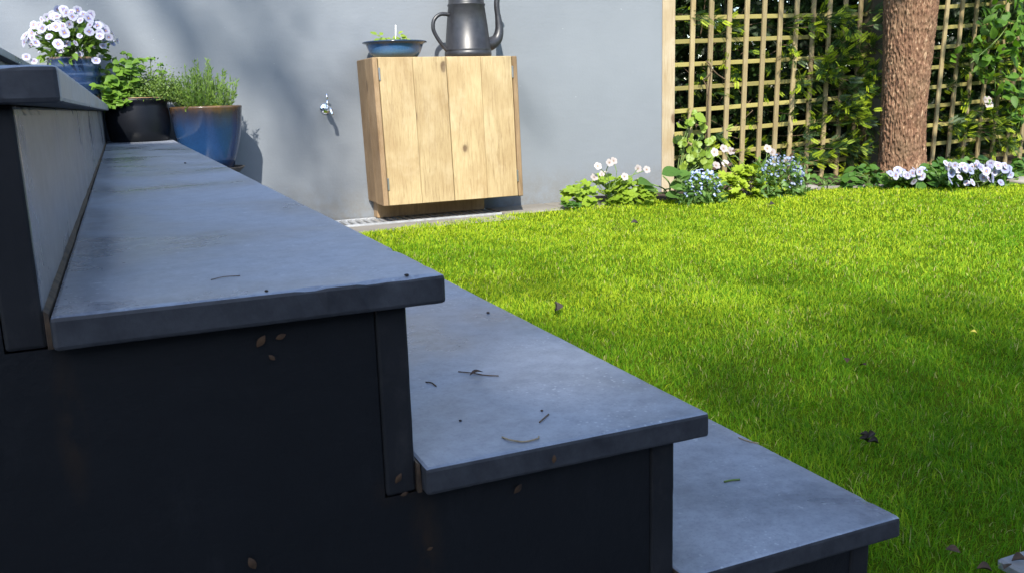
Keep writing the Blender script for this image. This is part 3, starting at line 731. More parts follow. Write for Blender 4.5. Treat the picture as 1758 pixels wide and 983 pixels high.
for i in range(110):
    a = random.uniform(0, TAU); r = math.sqrt(random.random()); h = random.uniform(.15, .31) * (1.08 - .5 * r)
    b = tp + Vector((r * .1 * math.cos(a), r * .1 * math.sin(a), 0)); t = tp + Vector((r * .165 * math.cos(a) + random.uniform(-.02, .02), r * .15 * math.sin(a), h))
    pts = spline([b, (b + t) / 2 + Vector((math.cos(a) * .015 * r, math.sin(a) * .015 * r, -.01)), t], 6); tips.append((pts, .0016))
    for j in range(46):
        q = random.random() * (len(pts) - 1.01); i0 = int(q); c = pts[i0].lerp(pts[i0 + 1], q - i0); tg = (pts[i0 + 1] - pts[i0]).normalized()
        nP.append(c); dd = tg * .75 + Vector((random.gauss(0, 1), random.gauss(0, 1), random.gauss(0, .5))) * .5; nD.append(dd)
tubes('stems', tips, 'stem', rp, 4)
N = len(nP); g = rng.random((N, 1))
me = scatter('needles', [(0, 0, 0), (.4, .085, 0), (.4, -.085, 0), (1, 0, 0)], QUAD_F, np.array(nP), frames(np.array(nD), rdir(N, .3), rng.uniform(.018, .032, N)), np.array((.075, .165, .022)) * (1 - g) + np.array((.22, .33, .05)) * g)
stuff(link('needles', me, 'foliage', rp))
for (dx, dz) in ((.03, .012), (-.10, .0)): leafobj('leaf', ME['round'], 'climber', rp, tp + Vector((dx, -.15, dz + .02)), (0, -.5, .8), (0, -1, .5), .035)

# ------------------------------------------------------------------ trellis
TY = 5.345
def lath(parent, p, q, w, y0, y1, mat, horiz):
    d = (q - p).normalized(); s = Vector((-d.z, 0, d.x)) * (w / 2)
    c = (p + q) / 2; bm = bmesh.new(); vv = []
    for pt in (p - s, q - s, q + s, p + s):
        for y in (y0, y1): vv.append(bm.verts.new((pt.x - c.x, y - TY, pt.z - c.z)))
    for f in ((0, 2, 4, 6), (1, 7, 5, 3), (0, 1, 3, 2), (2, 3, 5, 4), (4, 5, 7, 6), (6, 7, 1, 0)): bm.faces.new([vv[i] for i in f])
    bmesh.ops.bevel(bm, geom=list(bm.edges), offset=.0025, segments=1, affect='EDGES')
    return link('slat', from_bm(bm, 'slat'), mat, parent, loc=Vector((c.x, TY, c.z)))
def ext_line(p, q, z0, z1):
    d = q - p; return p + d * ((z0 - p.z) / d.z), p + d * ((z1 - p.z) / d.z)
ZTOP = 1.82
postx = PY(1148, 150, TY - .05).x
tl = thing('trellis_panel', (postx + .9, TY, 0), 'square wooden trellis panel between the pale post and the tree', 'trellis', )
vert1 = [((1189, 0), (1183, 240)), ((1220.7, 0), (1213.5, 240)), ((1252, 0), (1242, 292)), ((1282, 0), (1271, 292)), ((1312, 0), (1299, 292)), ((1340, 0), (1327, 270)),
         ((1367.8, 0), (1353, 260)), ((1396, 0), (1381, 305)), ((1424, 0), (1408, 303)), ((1451, 0), (1433.6, 295)), ((1477, 0), (1459.7, 290))]
for (a, b) in vert1:
    p, q = ext_line(PY(*a, TY), PY(*b, TY), .0 + random.uniform(.0, .03), ZTOP); lath(tl, p, q, .036, TY - .019, TY - .001, 'lath', False)
rows1 = [((1160, 31.5), (1450, 25.6)), ((1160, 72.3), (1461, 61.4)), ((1160, 112.2), (1455, 97.5)), ((1160, 152.8), (1453.6, 133.7)), ((1160, 192), (1465, 167)), ((1160, 231), (1478, 201.7)), ((1160, 272), (1417, 243)), ((1160, 312), (1454, 273))]
zs = [PY(*r[0], TY).z for r in rows1]
xa, xb = PY(1158, 150, TY).x, PY(1489, 150, TY).x
def row_at(a, b, xa, xb):
    p, q = PY(*a, TY), PY(*b, TY); d = q - p
    return p + d * ((xa - p.x) / d.x), p + d * ((xb - p.x) / d.x)
for (a, b) in rows1:
    p, q = row_at(a, b, xa, xb); lath(tl, p, q, .031, TY + .0, TY + .018, 'lath_green', True)
for k in (1, 2, 3):
    p, q = row_at(*rows1[0], xa, xb); p.z += .156 * k; q.z += .156 * k; lath(tl, p, q, .031, TY + .0, TY + .018, 'lath_green', True)
def post(px0, px1, label, mat):
    a = PY(px0, 150, TY - .05); b = PY(px1, 150, TY - .05)
    o = box('fence_post', (a.x, b.x, TY - .05, TY + .05, -.02, 1.92), mat, None, .004); return tag(o, label, 'post')
post(1137.5, 1159, 'pale square timber post at the end of the blue-grey wall', 'post')
post(1491, 1514, 'shaded square timber post between the trellis panels behind the tree', 'shaded_post')
tr = thing('trellis_panel', (6.2, TY, 0), 'square wooden trellis panel partly covered by leafy shrub', 'trellis')
vert2 = [((1626, 0), (1599, 268)), ((1651.7, 0), (1624.5, 275)), ((1676.4, 0), (1650, 275)), ((1702, 0), (1676, 265)), ((1729, 0), (1702, 253)), ((1752, 0), (1723, 282)), ((1778, 0), (1748.6, 270)), ((1804, 0), (1776, 270)), ((1829, 0), (1800, 270)), ((1600, 0), (1573, 268)), ((1574, 0), (1548, 268)), ((1548, 0), (1523, 268))]
for (a, b) in vert2:
    p, q = ext_line(PY(*a, TY), PY(*b, TY), .0 + random.uniform(.0, .03), ZTOP); lath(tr, p, q, .036, TY - .019, TY - .001, 'lath', False)
rows2 = [((1615, 13), (1686.5, 8)), ((1610.5, 48.5), (1668, 44)), ((1606, 82.4), (1666, 77.5)), ((1598.6, 116.8), (1661.7, 111)), ((1595, 151), (1657, 145)), ((1594, 183.4), (1678, 175)), ((1607, 215), (1743.5, 201.7)), ((1631.6, 244.5), (1721, 235)), ((1700.8, 268), (1743.5, 262.5)), ((1615, -23), (1686, -27.5)), ((1615, -58), (1686, -62)), ((1615, -92), (1686, -95))]
xa, xb = PY(1515, 150, TY).x, PY(1835, 150, TY).x
for (a, b) in rows2:
    p, q = row_at(a, b, xa, xb); lath(tr, p, q, .031, TY + .0, TY + .018, 'lath_green', True)

# ------------------------------------------------------------------ tree in the bed
TRY = 4.98
tree = thing('garden_tree', (5.4, TRY, 0), 'tree with thick ridged brown trunk growing in front of the trellis', 'tree')
prof_t = [(-.05, .235), (.0, .215), (.05, .185), (.11, .163), (.2, .152), (.49, .146), (.8, .152), (1.05, .162), (1.31, .174), (1.7, .172), (2.2, .16), (3.0, .135), (4.0, .1)]
def tree_mid(z):
    zs_ = [0, .13, .49, 1.0, 1.31, 1.8, 4]; xs_ = [5.41, 5.40, 5.385, 5.39, 5.395, 5.41, 5.5]; return float(np.interp(z, zs_, xs_))
TV, TF = [], []; NA, NZ = 300, 480
zz = np.concatenate([np.linspace(-.05, 1.6, 430), np.linspace(1.62, 4, NZ - 430)])
pz_a = [p[0] for p in prof_t]; pr_a = [p[1] for p in prof_t]
for j, z in enumerate(zz):
    r0 = float(np.interp(z, pz_a, pr_a)); mx = tree_mid(z)
    for i in range(NA):
        a = TAU * i / NA; ca, sa = math.cos(a), math.sin(a)
        w = mnoise.noise(Vector((ca * 1.6, sa * 1.6, z * 1.5)))
        q = Vector((ca * r0 * 75 + w * 2, sa * r0 * 75 + w * 2, z * 19))
        rid = 1 - abs(mnoise.noise(q)) * 2.4; cr = mnoise.noise(Vector((ca * r0 * 60, sa * r0 * 60, z * 45)))
        r = r0 * (1 + .05 * w + (.06 * mnoise.noise(Vector((ca * 2.2, sa * 2.2, z * .4 + 4))))) + .011 * max(-.8, rid) + .0045 * cr
        TV.append((mx + r * ca, TRY + r * sa, z))
for j in range(NZ - 1):
    for i in range(NA):
        k = (i + 1) % NA; TF.append((j * NA + i, j * NA + k, (j + 1) * NA + k, (j + 1) * NA + i))
tme = bpy.data.meshes.new('trunk'); tme.from_pydata(TV, [], TF); tme.update()
a = NT('ridged_bark'); v1 = a.coords((62, 62, 13)); v0 = a.coords()
g = a.noise(v1, 1.0, 6, .7, .6); f = a.noise(v0, 90, 4, .7); h = a.noise(v0, 5, 4)
c = a.ramp(g, [(.33, (.016, .009, .006)), (.44, (.14, .072, .042)), (.58, (.235, .135, .08)), (.67, (.5, .36, .23))])
c = a.mix(a.ramp(h, [(.45, (0, 0, 0)), (.75, (.6, .6, .6))]), c, (.15, .105, .06, 1)); c = a.mix(.4, c, a.ramp(f, [(.35, (.4, .35, .32)), (.65, (1, 1, 1))]), 'MULTIPLY')
a.base(c, .85, .25); a.normal(a.bump(g, .7, .012, a.bump(f, .5, .004))); MAT['bark'] = a.m
link('trunk', smooth(tme), 'bark', tree)
limbs = []
for k in range(11):
    a0 = TAU * k / 11 + .3; z0 = random.uniform(2.2, 3.8); ln = random.uniform(1.6, 2.6); s = Vector((tree_mid(z0), TRY, z0)); d = Vector((math.cos(a0), math.sin(a0), .55))
    limbs.append((spline([s, s + d * ln * .5 + Vector((0, 0, .1)), s + d * ln + Vector((0, 0, .5))], 5), [.07 - .06 * i / 10 for i in range(11)]))
tubes('limb', limbs, 'bark', tree, 8)
N = 16000; u = rdir(N); u *= rng.uniform(.55, 1, (N, 1)) ** .5; P = u * np.array([2.6, 2.2, 1.5]) + np.array([5.8, TRY + .9, 4.7]); P += rng.normal(0, .18, (N, 3)); g = rng.random((N, 1))
P = list(P)
for (x, z, od, r) in ((5.05, 1.1, 1.3, .3), (5.0, .4, .5, .25), (5.3, 1.6, .9, .35), (5.0, .8, .9, .3), (6.3, .4, .5, .5), (6.3, 1.3, .5, .4), (4.6, 1.5, .9, .3)):  # extra leaf clumps added up-sun, out of view, to shade the trellis
    n = int(od * math.pi * r * r / (.11 ** 2 * .17)); q = rng.normal(0, 1, (n, 3)); q /= np.linalg.norm(q, axis=1, keepdims=True); q *= rng.random((n, 1)) ** (1 / 3) * r
    P += list(q + np.array([x, WALL_Y, z]) - np.array(L) * 4.2)
P = np.array(P); N = len(P); g = rng.random((N, 1))
me = scatter('crown', QUAD_V, QUAD_F, P, frames(rdir(N, -.2), rdir(N, 1), rng.uniform(.08, .15, N)), np.array((.04, .09, .015)) * (1 - g) + np.array((.10, .18, .03)) * g)
link('crown', me, 'foliage', tree)

# ------------------------------------------------------------------ yew hedge behind the trellis
hedge = thing('yew_hedge', (6.2, 6.0, 0), 'dark yew hedge growing through the trellis with lime green new tips', 'hedge')
sv, sf = [], []
for i in range(13):
    t = i / 13
    for s in (-1, 1):
        b = len(sv); x = t; ln = .34 * (1 - .45 * abs(t - .4))
        sv += [(x, 0, 0), (x + .12, s * ln * .55, .03), (x + .17, s * ln * .45, .03), (x + .24, s * ln, .0)]
        sf += [(b, b + 1, b + 2), (b + 1, b + 3, b + 2)]
b = len(sv); sv += [(0, .012, 0), (0, -.012, 0), (1.05, 0, 0)]; sf.append((b, b + 1, b + 2))
N = 7000; x = rng.uniform(3.4, 9.6, N); y = 5.46 + rng.random(N) ** 1.4 * .95; z = rng.uniform(.0, 2.3, N)
hole = np.sin(x * 5.1 + 1.3 * np.sin(z * 3.7)) * np.sin(z * 6.3 + 1.7 * np.sin(x * 2.9)) + rng.normal(0, .45, N)
k = hole > -.35; x, y, z = x[k], y[k], z[k]; N = len(x)
d = rdir(N, .1) * .8 + np.array([0, -.75, .15]); g = rng.random((N, 1))
me = scatter('foliage', sv, sf, np.stack([x, y, z], 1), frames(d, rdir(N, 1.4), rng.uniform(.07, .15, N)), np.array((.007, .020, .005)) * (1 - g) + np.array((.028, .060, .011)) * g)
stuff(link('foliage', me, 'foliage', hedge))
N = 60000; P = np.stack([rng.uniform(3.2, 11.5, N), rng.uniform(6.0, 7.6, N), rng.uniform(0, 3.2, N)], 1); g = rng.random((N, 1))
me = scatter('inner_foliage', LEAF_V, LEAF_F, P, frames(rdir(N), rdir(N, 1), rng.uniform(.07, .14, N)), np.array((.006, .016, .004)) * (1 - g) + np.array((.022, .048, .009)) * g)
stuff(link('inner_foliage', me, 'foliage', hedge))
# sprays that poke out in front of the laths, with pale new growth at their ends
spr, tipP, tipD, sprP, sprD = [], [], [], [], []
def spray(x, y, Y=5.25, ln=.22, side=1):
    c = PY(x, y, Y); ang = random.uniform(-.5, .6) * side; d = Vector((side * random.uniform(.3, 1), -.55, random.uniform(-.25, .3))).normalized()
    root = c - d * ln * .5 + Vector((0, .22, .02)); pts = spline([root, c - d * ln * .1, c + d * ln * .5], 4); spr.append((pts, .0022))
    for t in np.linspace(.25, 1, 6):
        q = pts[int(t * (len(pts) - 1))]
        for s in (-1, 1):
            sd_ = (d * .8 + Vector((-d.z * s, -.3, d.x * s)) * .65 + Vector((random.gauss(0, .2), random.gauss(0, .2), random.gauss(0, .2)))).normalized()
            l2 = random.uniform(.05, .1); sprP.append(q); sprD.append(sd_ * l2)
            if random.random() < .6: tipP.append(q + sd_ * l2 * .9); tipD.append(sd_ + Vector((0, 0, -.1)))
    tipP.append(pts[-1]); tipD.append(d)
for _ in range(120):
    x = random.uniform(1335, 1505); y = random.uniform(15, 305)
    if random.random() > .25 + .75 * min(1, (x - 1325) / 90): continue
    if x < 1400 and 100 < y < 170 and random.random() < .6: continue
    spray(x, y, random.uniform(5.22, 5.42), random.uniform(.16, .3), random.choice((-1, 1)))
for _ in range(46): spray(random.uniform(1605, 1758), random.uniform(60, 275), random.uniform(5.25, 5.42), random.uniform(.14, .24), random.choice((-1, 1)))
for _ in range(26): spray(random.uniform(1170, 1345), random.uniform(20, 300), random.uniform(5.38, 5.5), random.uniform(.14, .24), random.choice((-1, 1)))
stuff(tubes('branch', spr, 'twig', hedge, 4))
D = np.array(sprD); N = len(D); g = rng.random((N, 1))
me = scatter('spray', sv, sf, np.array(sprP), frames(D, rdir(N, 1.4), np.linalg.norm(D, axis=1)), np.array((.012, .036, .009)) * (1 - g) + np.array((.045, .095, .014)) * g)
stuff(link('spray', me, 'foliage', hedge))
D = np.array(tipD); N = len(D); g = rng.random((N, 1))
me = scatter('new_growth', sv, sf, np.array(tipP), frames(D, rdir(N, 1.4), rng.uniform(.04, .07, N)), np.array((.20, .29, .012)) * (1 - g) + np.array((.36, .44, .022)) * g)
stuff(link('new_growth', me, 'foliage', hedge))
tw = []
for k in range(26):
    p = PY(random.uniform(1160, 1300), random.uniform(0, 280), random.uniform(5.42, 5.7)); d = Vector((random.gauss(0, .6), random.gauss(0, .3), random.gauss(.4, .6)))
    tw.append((spline([p, p + d * .15 + Vector((.02, 0, 0)), p + d * .34], 4), [.004] * 5 + [.003] * 3 + [.002]))
def pl(pts, Y, r): tubes('twig', [(spline([PY(x, y, Y) for x, y in pts], 5), r)], 'twig', hedge, 5)
pl([(1212, 105), (1221, 118), (1217, 160), (1214, 240)], 5.31, .0045); pl([(1222, 118), (1232, 128), (1245, 137)], 5.31, .004); pl([(1221, 124), (1209, 137)], 5.31, .003); pl([(1206, 135), (1213, 150), (1214, 165)], 5.3, .0045)
pl([(1735, 220), (1748, 235), (1758, 245)], 5.3, .004)
stuff(tubes('twigs', tw, 'twig', hedge, 5))

# ------------------------------------------------------------------ leafy shrub at the right
sh = thing('leafy_shrub', (7.0, 5.4, 0), 'bright green leafy shrub spilling over the right end of the trellis', 'shrub')
shs = []; nl = 0
def in_shrub(x, y):
    left = np.interp(y, [-60, 0, 30, 70, 95, 120, 160, 210], [1690, 1685, 1680, 1672, 1668, 1682, 1700, 1725]); return x > left
while nl < 270:
    x = random.uniform(1665, 1800); y = random.uniform(-60, 205)
    if not in_shrub(x, y) or random.random() > np.interp(y, [-60, 90, 130, 205], [1, 1, .75, .3]): continue
    c = PY(x, y, random.uniform(5.08, 5.33)); a = random.uniform(0, TAU)
    leafobj('leaf', ME['leaf'], 'shrub', sh, c, (math.cos(a), -.35 + random.uniform(-.3, .3), math.sin(a) * .7 - .25), (random.gauss(0, .5), -.75, .6), random.uniform(.07, .13), random.uniform(.62, .85)); nl += 1
for k in range(26):
    x = random.uniform(1690, 1790); y = random.uniform(-40, 180); c = PY(x, y, 5.26); b = c + Vector((random.uniform(.0, .5), .15, -random.uniform(.2, .6)))
    shs.append((spline([b, (b + c) / 2 + Vector((-.03, -.04, .05)), c], 4), .004))
shs.append((spline([PY(1665, 110, 5.24), PY(1690, 88, 5.2), PY(1712, 68, 5.18), PY(1728, 48, 5.2)], 5), .0045))
for (x, y) in ((1632, 95), (1640, 92), (1648, 98), (1655, 92), (1660, 99), (1640, 104), (1683, 85), (1690, 75), (1697, 108), (1688, 128), (1680, 132), (1692, 136), (1675, 128), (1694, 165), (1700, 160), (1735, 195), (1742, 188)):
    a = random.uniform(0, TAU); leafobj('leaf', ME['leaf'], 'shrub', sh, PY(x, y, 5.27), (math.cos(a), -.4, math.sin(a) * .5), (0, -.8, .6), random.uniform(.06, .09))
for k in range(4): leafobj('flower', ME['cranesbill'], 'petal', sh, PY(1691 + k * 3, 172 + (k % 2) * 8, 5.25), (1, 0, 0), (0, -1, .3), .06)
stuff(tubes('branch', shs, 'stem', sh, 5))

# ------------------------------------------------------------------ bed plants
def dome_leaves(t, n, cx, y0, y1, x0, x1, Y, mesh, mat, size, droop=.2, depth=.12):
    """leaves over the volume that the photograph's outline gives, at the ground distance Y"""
    for k in range(n):
        u = random.uniform(-1, 1); x = (x0 + x1) / 2 + u * (x1 - x0) / 2; hmax = math.sqrt(max(0, 1 - u * u * .75))
        v = random.random() ** .75; y = y1 - (y1 - y0) * hmax * v
        Yk = Y - depth * (1 - v) + random.uniform(-.05, .05) + depth * .4
        c = PY(x, y, Yk)
        if c.z < .012: c.z = .012 + random.random() * .02
        a = random.uniform(0, TAU)
        leafobj('leaf', ME[mesh], mat, t, c, (math.cos(a), math.sin(a), random.uniform(-.25, .25) - droop), (u * .5 + random.gauss(0, .3), -.55 + random.gauss(0, .25), 1), size * random.uniform(.7, 1.25))
def base_of(xm, yb): return PZ(xm, yb, .01)
def stalks(t, pts, base, r=.0028, mat='stem', name='stems'):
    tubes(name, stems_of([Vector(p) for p in pts], base, r, .04), mat, t, 5)
# 1 pale cranesbill against the wall
b = base_of(1045, 350); g1 = thing('cranesbill_plant', b, 'lime green cranesbill with white flowers against the blue-grey wall', 'plant')
dome_leaves(g1, 95, 0, 304, 355, 966, 1124, b.y, 'lobed', 'geranium', .088)
dome_leaves(g1, 26, 0, 305, 350, 1040, 1122, b.y + .06, 'lobed', 'geranium', .08)
fl = [(1026, 286), (1046, 280), (1053, 277), (1020, 305), (1034, 300), (1072, 304), (1095, 290), (1110, 292), (1040, 301)]
pts = []
for x, y in fl:
    c = PY(x, y, b.y + random.uniform(-.06, .08)); pts.append(c); leafobj('flower', ME['cranesbill'], 'petal', g1, c, (1, 0, .2), (random.gauss(0, .4), -.8, .4), .052)
for x, y in ((1050, 278), (1042, 283), (1028, 290), (1070, 308)): leafobj('bud', ME['narrow'], 'deadleaf', g1, PY(x, y, b.y - .02), (random.gauss(0, 1), -.3, .4), (0, -1, .4), .035, 1.4)
stalks(g1, pts, b + Vector((0, 0, .03)))
for k in range(5): leafobj('leaf', ME['lobed'], 'darkleaf', g1, PY(970 + k * 5, 352 - k % 2 * 3, b.y - .1), (1, random.random(), .1), (0, -.4, 1), .07)
# 2 broad dark leaves
b = base_of(1150, 344); p2 = thing('broad_leaved_plant', b, 'plant with broad dark green pointed leaves beside the pale post', 'plant')
for (x, y, ang, s) in ((1136, 300, .3, .17), (1118, 315, 2.9, .15), (1160, 305, .2, .16), (1150, 322, -.4, .15), (1130, 330, 2.5, .14), (1165, 325, -.2, .14), (1142, 335, -1, .13), (1172, 312, .1, .14), (1124, 322, 3.3, .12)):
    c = PY(x, y, b.y - .16 + random.uniform(-.06, .06)); leafobj('leaf', ME['broad'], 'bigleaf', p2, c, (math.cos(ang), -.4, .15 + .2 * math.sin(ang)), (0, -.5, 1), s * .8)
    
stalks(p2, [PY(x, y, b.y) for x, y in ((1138, 302), (1120, 317), (1160, 308), (1152, 324), (1132, 332), (1166, 327))], b, .005)
# 3, 6 forget-me-nots
def forget(x0, x1, y0, y1, yb, label, seed, nf):
    b = base_of((x0 + x1) / 2, yb); t = thing('forget_me_not', b, label, 'plant'); r = np.random.default_rng(seed)
    pf, st = [], []
    for k in range(nf):
        u = r.uniform(-1, 1); x = (x0 + x1) / 2 + u * (x1 - x0) / 2; v = r.random() ** .55; y = yb - 8 - (yb - 8 - y0) * math.sqrt(1 - .7 * u * u) * v
        c = PY(x, y, b.y + r.uniform(-.14, .10)); pf.append(c)
        if k % 3 == 0: st.append(c)
    fm = [(.5 * math.cos(TAU * i / 10) * (1 if i % 2 else .72), .5 * math.sin(TAU * i / 10) * (1 if i % 2 else .72), 0) for i in range(10)] + [(0, 0, .08)]
    ff = [(i, (i + 1) % 10, 10) for i in range(10)]
    n = len(pf); M = frames(r.normal(size=(n, 3)) * np.array([1, .3, .3]), np.array([0, -.8, .8]) + r.normal(0, .35, (n, 3)), r.uniform(.016, .026, n))
    cl = np.array((.16, .25, .62)) * (1 - r.random((n, 1)) * .35) + r.random((n, 1)) * .14
    vc = np.ones((11, 3)); vc[10] = (2.6, 2.0, .8)
    stuff(link('flowers', scatter('flowers', fm, ff, np.array(pf), M, cl, vc), 'petal', t))
    n = 420; x = r.uniform(x0 - 6, x1 + 6, n); v = r.random(n); P = np.array([PY(a, yb + 3 - (yb - y0 - 12) * q * q, b.y + r.uniform(-.15, .1)) for a, q in zip(x, v)]); P[:, 2] = np.maximum(P[:, 2], .01)
    g = r.random((n, 1)); stuff(link('foliage', scatter('foliage', LEAF_V, LEAF_F, P, frames(rdir(n, .5), rdir(n, 1), r.uniform(.035, .07, n), r.uniform(.03, .05, n)), np.array((.06, .13, .03)) * (1 - g) + np.array((.14, .24, .05)) * g), 'foliage', t))
    stalks(t, st, b, .002)
forget(1176, 1238, 290, 330, 346, 'forget-me-not with pale blue flowers beside the broad dark leaves', 5, 150)
forget(1305, 1380, 264, 318, 334, 'forget-me-not with pale blue flowers in front of the middle trellis laths', 6, 190)
# 4 climber on the trellis
b = PZ(1205, 335, .02); b.y = 5.28; cl = thing('climbing_plant', b, 'pale leaved climber scrambling up the lower trellis by the post', 'climber'); pts = []
for (x, y, n, s) in ((1190, 200, 6, 9), (1182, 215, 5, 12), (1175, 245, 7, 12), (1195, 240, 8, 16), (1205, 230, 5, 12), (1188, 262, 9, 14), (1203, 265, 8, 14), (1218, 242, 6, 8), (1195, 282, 10, 16), (1212, 280, 8, 12), (1180, 285, 6, 8), (1222, 265, 6, 10)):
    pts.append(PY(x, y, 5.27))
    for k in range(n):
        c = PY(x + random.gauss(0, s * .6), y + random.gauss(0, s * .55), random.uniform(5.2, 5.31)); a = random.uniform(0, TAU)
        leafobj('leaf', ME['round'], 'climber', cl, c, (math.cos(a), -.2, math.sin(a)), (random.gauss(0, .4), -.9, .5), random.uniform(.03, .062))
stalks(cl, pts, b, .004)
leafobj('leaf', ME['serr'], 'climber', cl, PY(1192, 198, 5.22), (.6, -.3, -.3), (0, -.8, .6), .1); leafobj('leaf', ME['broad'], 'climber', cl, PY(1172, 218, 5.2), (-.5, -.4, .1), (0, -.6, .8), .085)
# 5 lime cranesbill
b = base_of(1285, 338); g5 = thing('cranesbill_plant', b, 'lime green cranesbill with white flowers between two forget-me-nots', 'plant')
dome_leaves(g5, 120, 0, 282, 340, 1232, 1345, b.y - .03, 'lobed7', 'geranium_lime', .086)
fl = [(1226, 262), (1242, 256), (1254, 260), (1229, 285), (1245, 282), (1259, 308), (1280, 311), (1289, 310), (1307, 309), (1317, 256), (1325, 262), (1338, 307), (1347, 302), (1350, 277)]
pts = []
for x, y in fl:
    c = PY(x, y, b.y + random.uniform(-.06, .08)); pts.append(c); leafobj('flower', ME['cranesbill'], 'petal', g5, c, (1, 0, .2), (random.gauss(0, .4), -.85, .4), .058)
for k in range(16):
    x, y = random.choice(fl); leafobj('bud', ME['narrow'], 'deadleaf', g5, PY(x + random.gauss(3, 4), y + random.gauss(3, 4), b.y + .02), (random.gauss(0, 1), -.3, .4), (0, -1, .4), .04, 1.4)
stalks(g5, pts, b + Vector((0, 0, .03)))
# 8, 10, 12 leafy green clumps
for (x0, x1, y0, y1, n, label, s, me_, mt) in ((1452, 1528, 282, 320, 80, 'low dark green leafy plant at the left foot of the tree trunk', .075, 'leaf', 'darkleaf'),
                                   (1587, 1630, 272, 321, 75, 'dark green leafy plant between the two white pansy clumps', .075, 'serr', 'darkleaf'),
                                   (1632, 1712, 268, 300, 60, 'mid green leafy plant behind the larger white pansy clump', .07, 'serr', 'bigleaf'),
                                   (1736, 1790, 268, 300, 60, 'dark green leafy plant at the foot of the trellis past the pansies', .075, 'serr', 'darkleaf'),
                                   (1385, 1452, 296, 322, 46, 'sparse green seedlings on bare soil below the yew sprays', .05, 'leaf', 'bigleaf')):
    b = base_of((x0 + x1) / 2, y1); t = thing('leafy_plant', b, label, 'plant')
    if y1 < 310: b.y = min(b.y, 5.2)
    dome_leaves(t, n, 0, y0, y1, x0, x1, b.y + .06, me_, mt, s)
    stalks(t, [PY(random.uniform(x0 + 5, x1 - 5), random.uniform(y0 + 8, y1 - 8), b.y + .05) for _ in range(12)], b, .0025)
# 9, 11 pansies
def pansies(x0, x1, y0, y1, yb, n, label, seed):
    random.seed(seed); b = base_of((x0 + x1) / 2, yb); t = thing('bedding_pansies', b, label, 'flowers'); pts = []
    for k in range(n):
        x = x0 + (x1 - x0) * (k + random.random()) / n; y = random.uniform(y0, y1) if random.random() < .8 else random.uniform(y1, yb - 4)
        c = PY(x, y, b.y - .07 + random.uniform(-.05, .08)); c.z = max(c.z, .03); pts.append(c); nrm = Vector((random.gauss(-.1, .5), -.8, .4 + random.gauss(0, .4))).normalized()
        leafobj('flower', ME['pansy_lilac' if random.random() < .4 else 'pansy'], 'petal', t, c, Vector((random.gauss(0, .3), 0, 1)).cross(nrm), nrm, random.uniform(.044, .062))
    stalks(t, pts[::2], b + Vector((0, 0, .0)), .002)
    n2 = int((x1 - x0) * 6); P = np.array([PY(random.uniform(x0 - 4, x1 + 4), random.uniform(y0 + 12, yb), b.y + random.uniform(-.03, .14)) for _ in range(n2)]); P[:, 2] = np.maximum(P[:, 2], .01)
    g = rng.random((n2, 1)); stuff(link('foliage', scatter('foliage', LEAF_V, LEAF_F, P, frames(rdir(n2, .4), rdir(n2, 1), rng.uniform(.035, .07, n2)), np.array((.045, .12, .016)) * (1 - g) + np.array((.12, .22, .03)) * g), 'foliage', t))
pansies(1526, 1586, 292, 303, 322, 22, 'small clump of white and lilac pansies at the foot of the trunk', 21)
pansies(1622, 1738, 281, 299, 321, 56, 'long clump of white and lilac pansies at the curved bed edge', 22)
random.seed(99)
# stones and bits on the bare soil
for (x, y, s, lb) in ((1372, 326, .05, 'small pale stone on bare soil by the forget-me-nots'), (1392, 322, .06, 'brownish flat stone on bare soil below the yew sprays'), (1747, 312, .11, 'flat grey stone at the end of the pansy clump')):
    c = PZ(x, y, .02); bm = bmesh.new(); bmesh.ops.create_icosphere(bm, subdivisions=3, radius=1)
    for v in bm.verts:
        k = 1 + .25 * mnoise.noise(v.co * 1.4 + Vector((x, 0, 0))); v.co = Vector((v.co.x * s * k, v.co.y * s * .7 * k, v.co.z * s * .33 * k))
    tag(link('garden_stone', from_bm(bm, sm=True), 'concrete', None, loc=c), lb, 'stone')

# ------------------------------------------------------------------ litter on the steps and lawn
def curled_leaf(name, c, d, nrm, s, mat, label, w=1.0, curl=.35, cat='leaf'):
    N_ = 6; V, F = [], []
    for i in range(N_ + 1):
        t = i / N_; ww = math.sin(math.pi * min(1, t * .94 + .03)) * .3 * w
        for j in (-1, -.5, 0, .5, 1): V.append((t - .5, ww * j, curl * (abs(j) ** 1.5) * ww * 1.6 + .12 * math.sin(t * 3)))
    for i in range(N_):
        for j in range(4): a_ = i * 5 + j; F.append((a_, a_ + 1, a_ + 6, a_ + 5))
    d = Vector(d).normalized(); nrm = Vector(nrm).normalized(); a_ = nrm.cross(d).normalized(); nn = d.cross(a_)
    me = bpy.data.meshes.new(name); me.from_pydata([(d * x + a_ * y + nn * z) * s for x, y, z in V], [], F); me.update(); smooth(me)
    return tag(link(name, me, mat, None, loc=c), label, cat)
SIDE = Y0 + .019
for (x, y, s, ang, pl_, lb) in ((448, 585, .022, .9, SIDE, 'brown dry leaf scrap stuck under the lip of the top tread'), (482, 577, .017, .3, SIDE, 'rounded brown leaf scrap stuck under the top tread, right of another'), (467, 613, .013, -.8, SIDE, 'narrow orange leaf scrap on the dark side wall below two others'),
                            (433, 966, .024, -1.2, SIDE, 'orange leaf scrap low on the dark side wall'), (684, 820, .020, 1.0, Y0 + .0165, 'slanted brown leaf scrap on the end of the upper riser'), (694, 847, .014, .2, Y0 + .0165, 'small brown leaf scrap at the bottom of the upper riser end'),
                            (951, 787, .017, 1.5, Y0, 'upright brown leaf scrap on the edge of the middle tread'), (889, 838, .022, .8, SIDE, 'slanted brown leaf scrap below the edge of the middle tread'), (738, 941, .012, .3, SIDE, 'tiny brown leaf scrap on the side wall below the step corner')):
    c = PY(x, y, pl_ - .003); curled_leaf('leaf_scrap', c, (math.cos(ang), 0, math.sin(ang)), (0, -1, 0), s * .55, 'deadleaf', lb, .9, -.12)
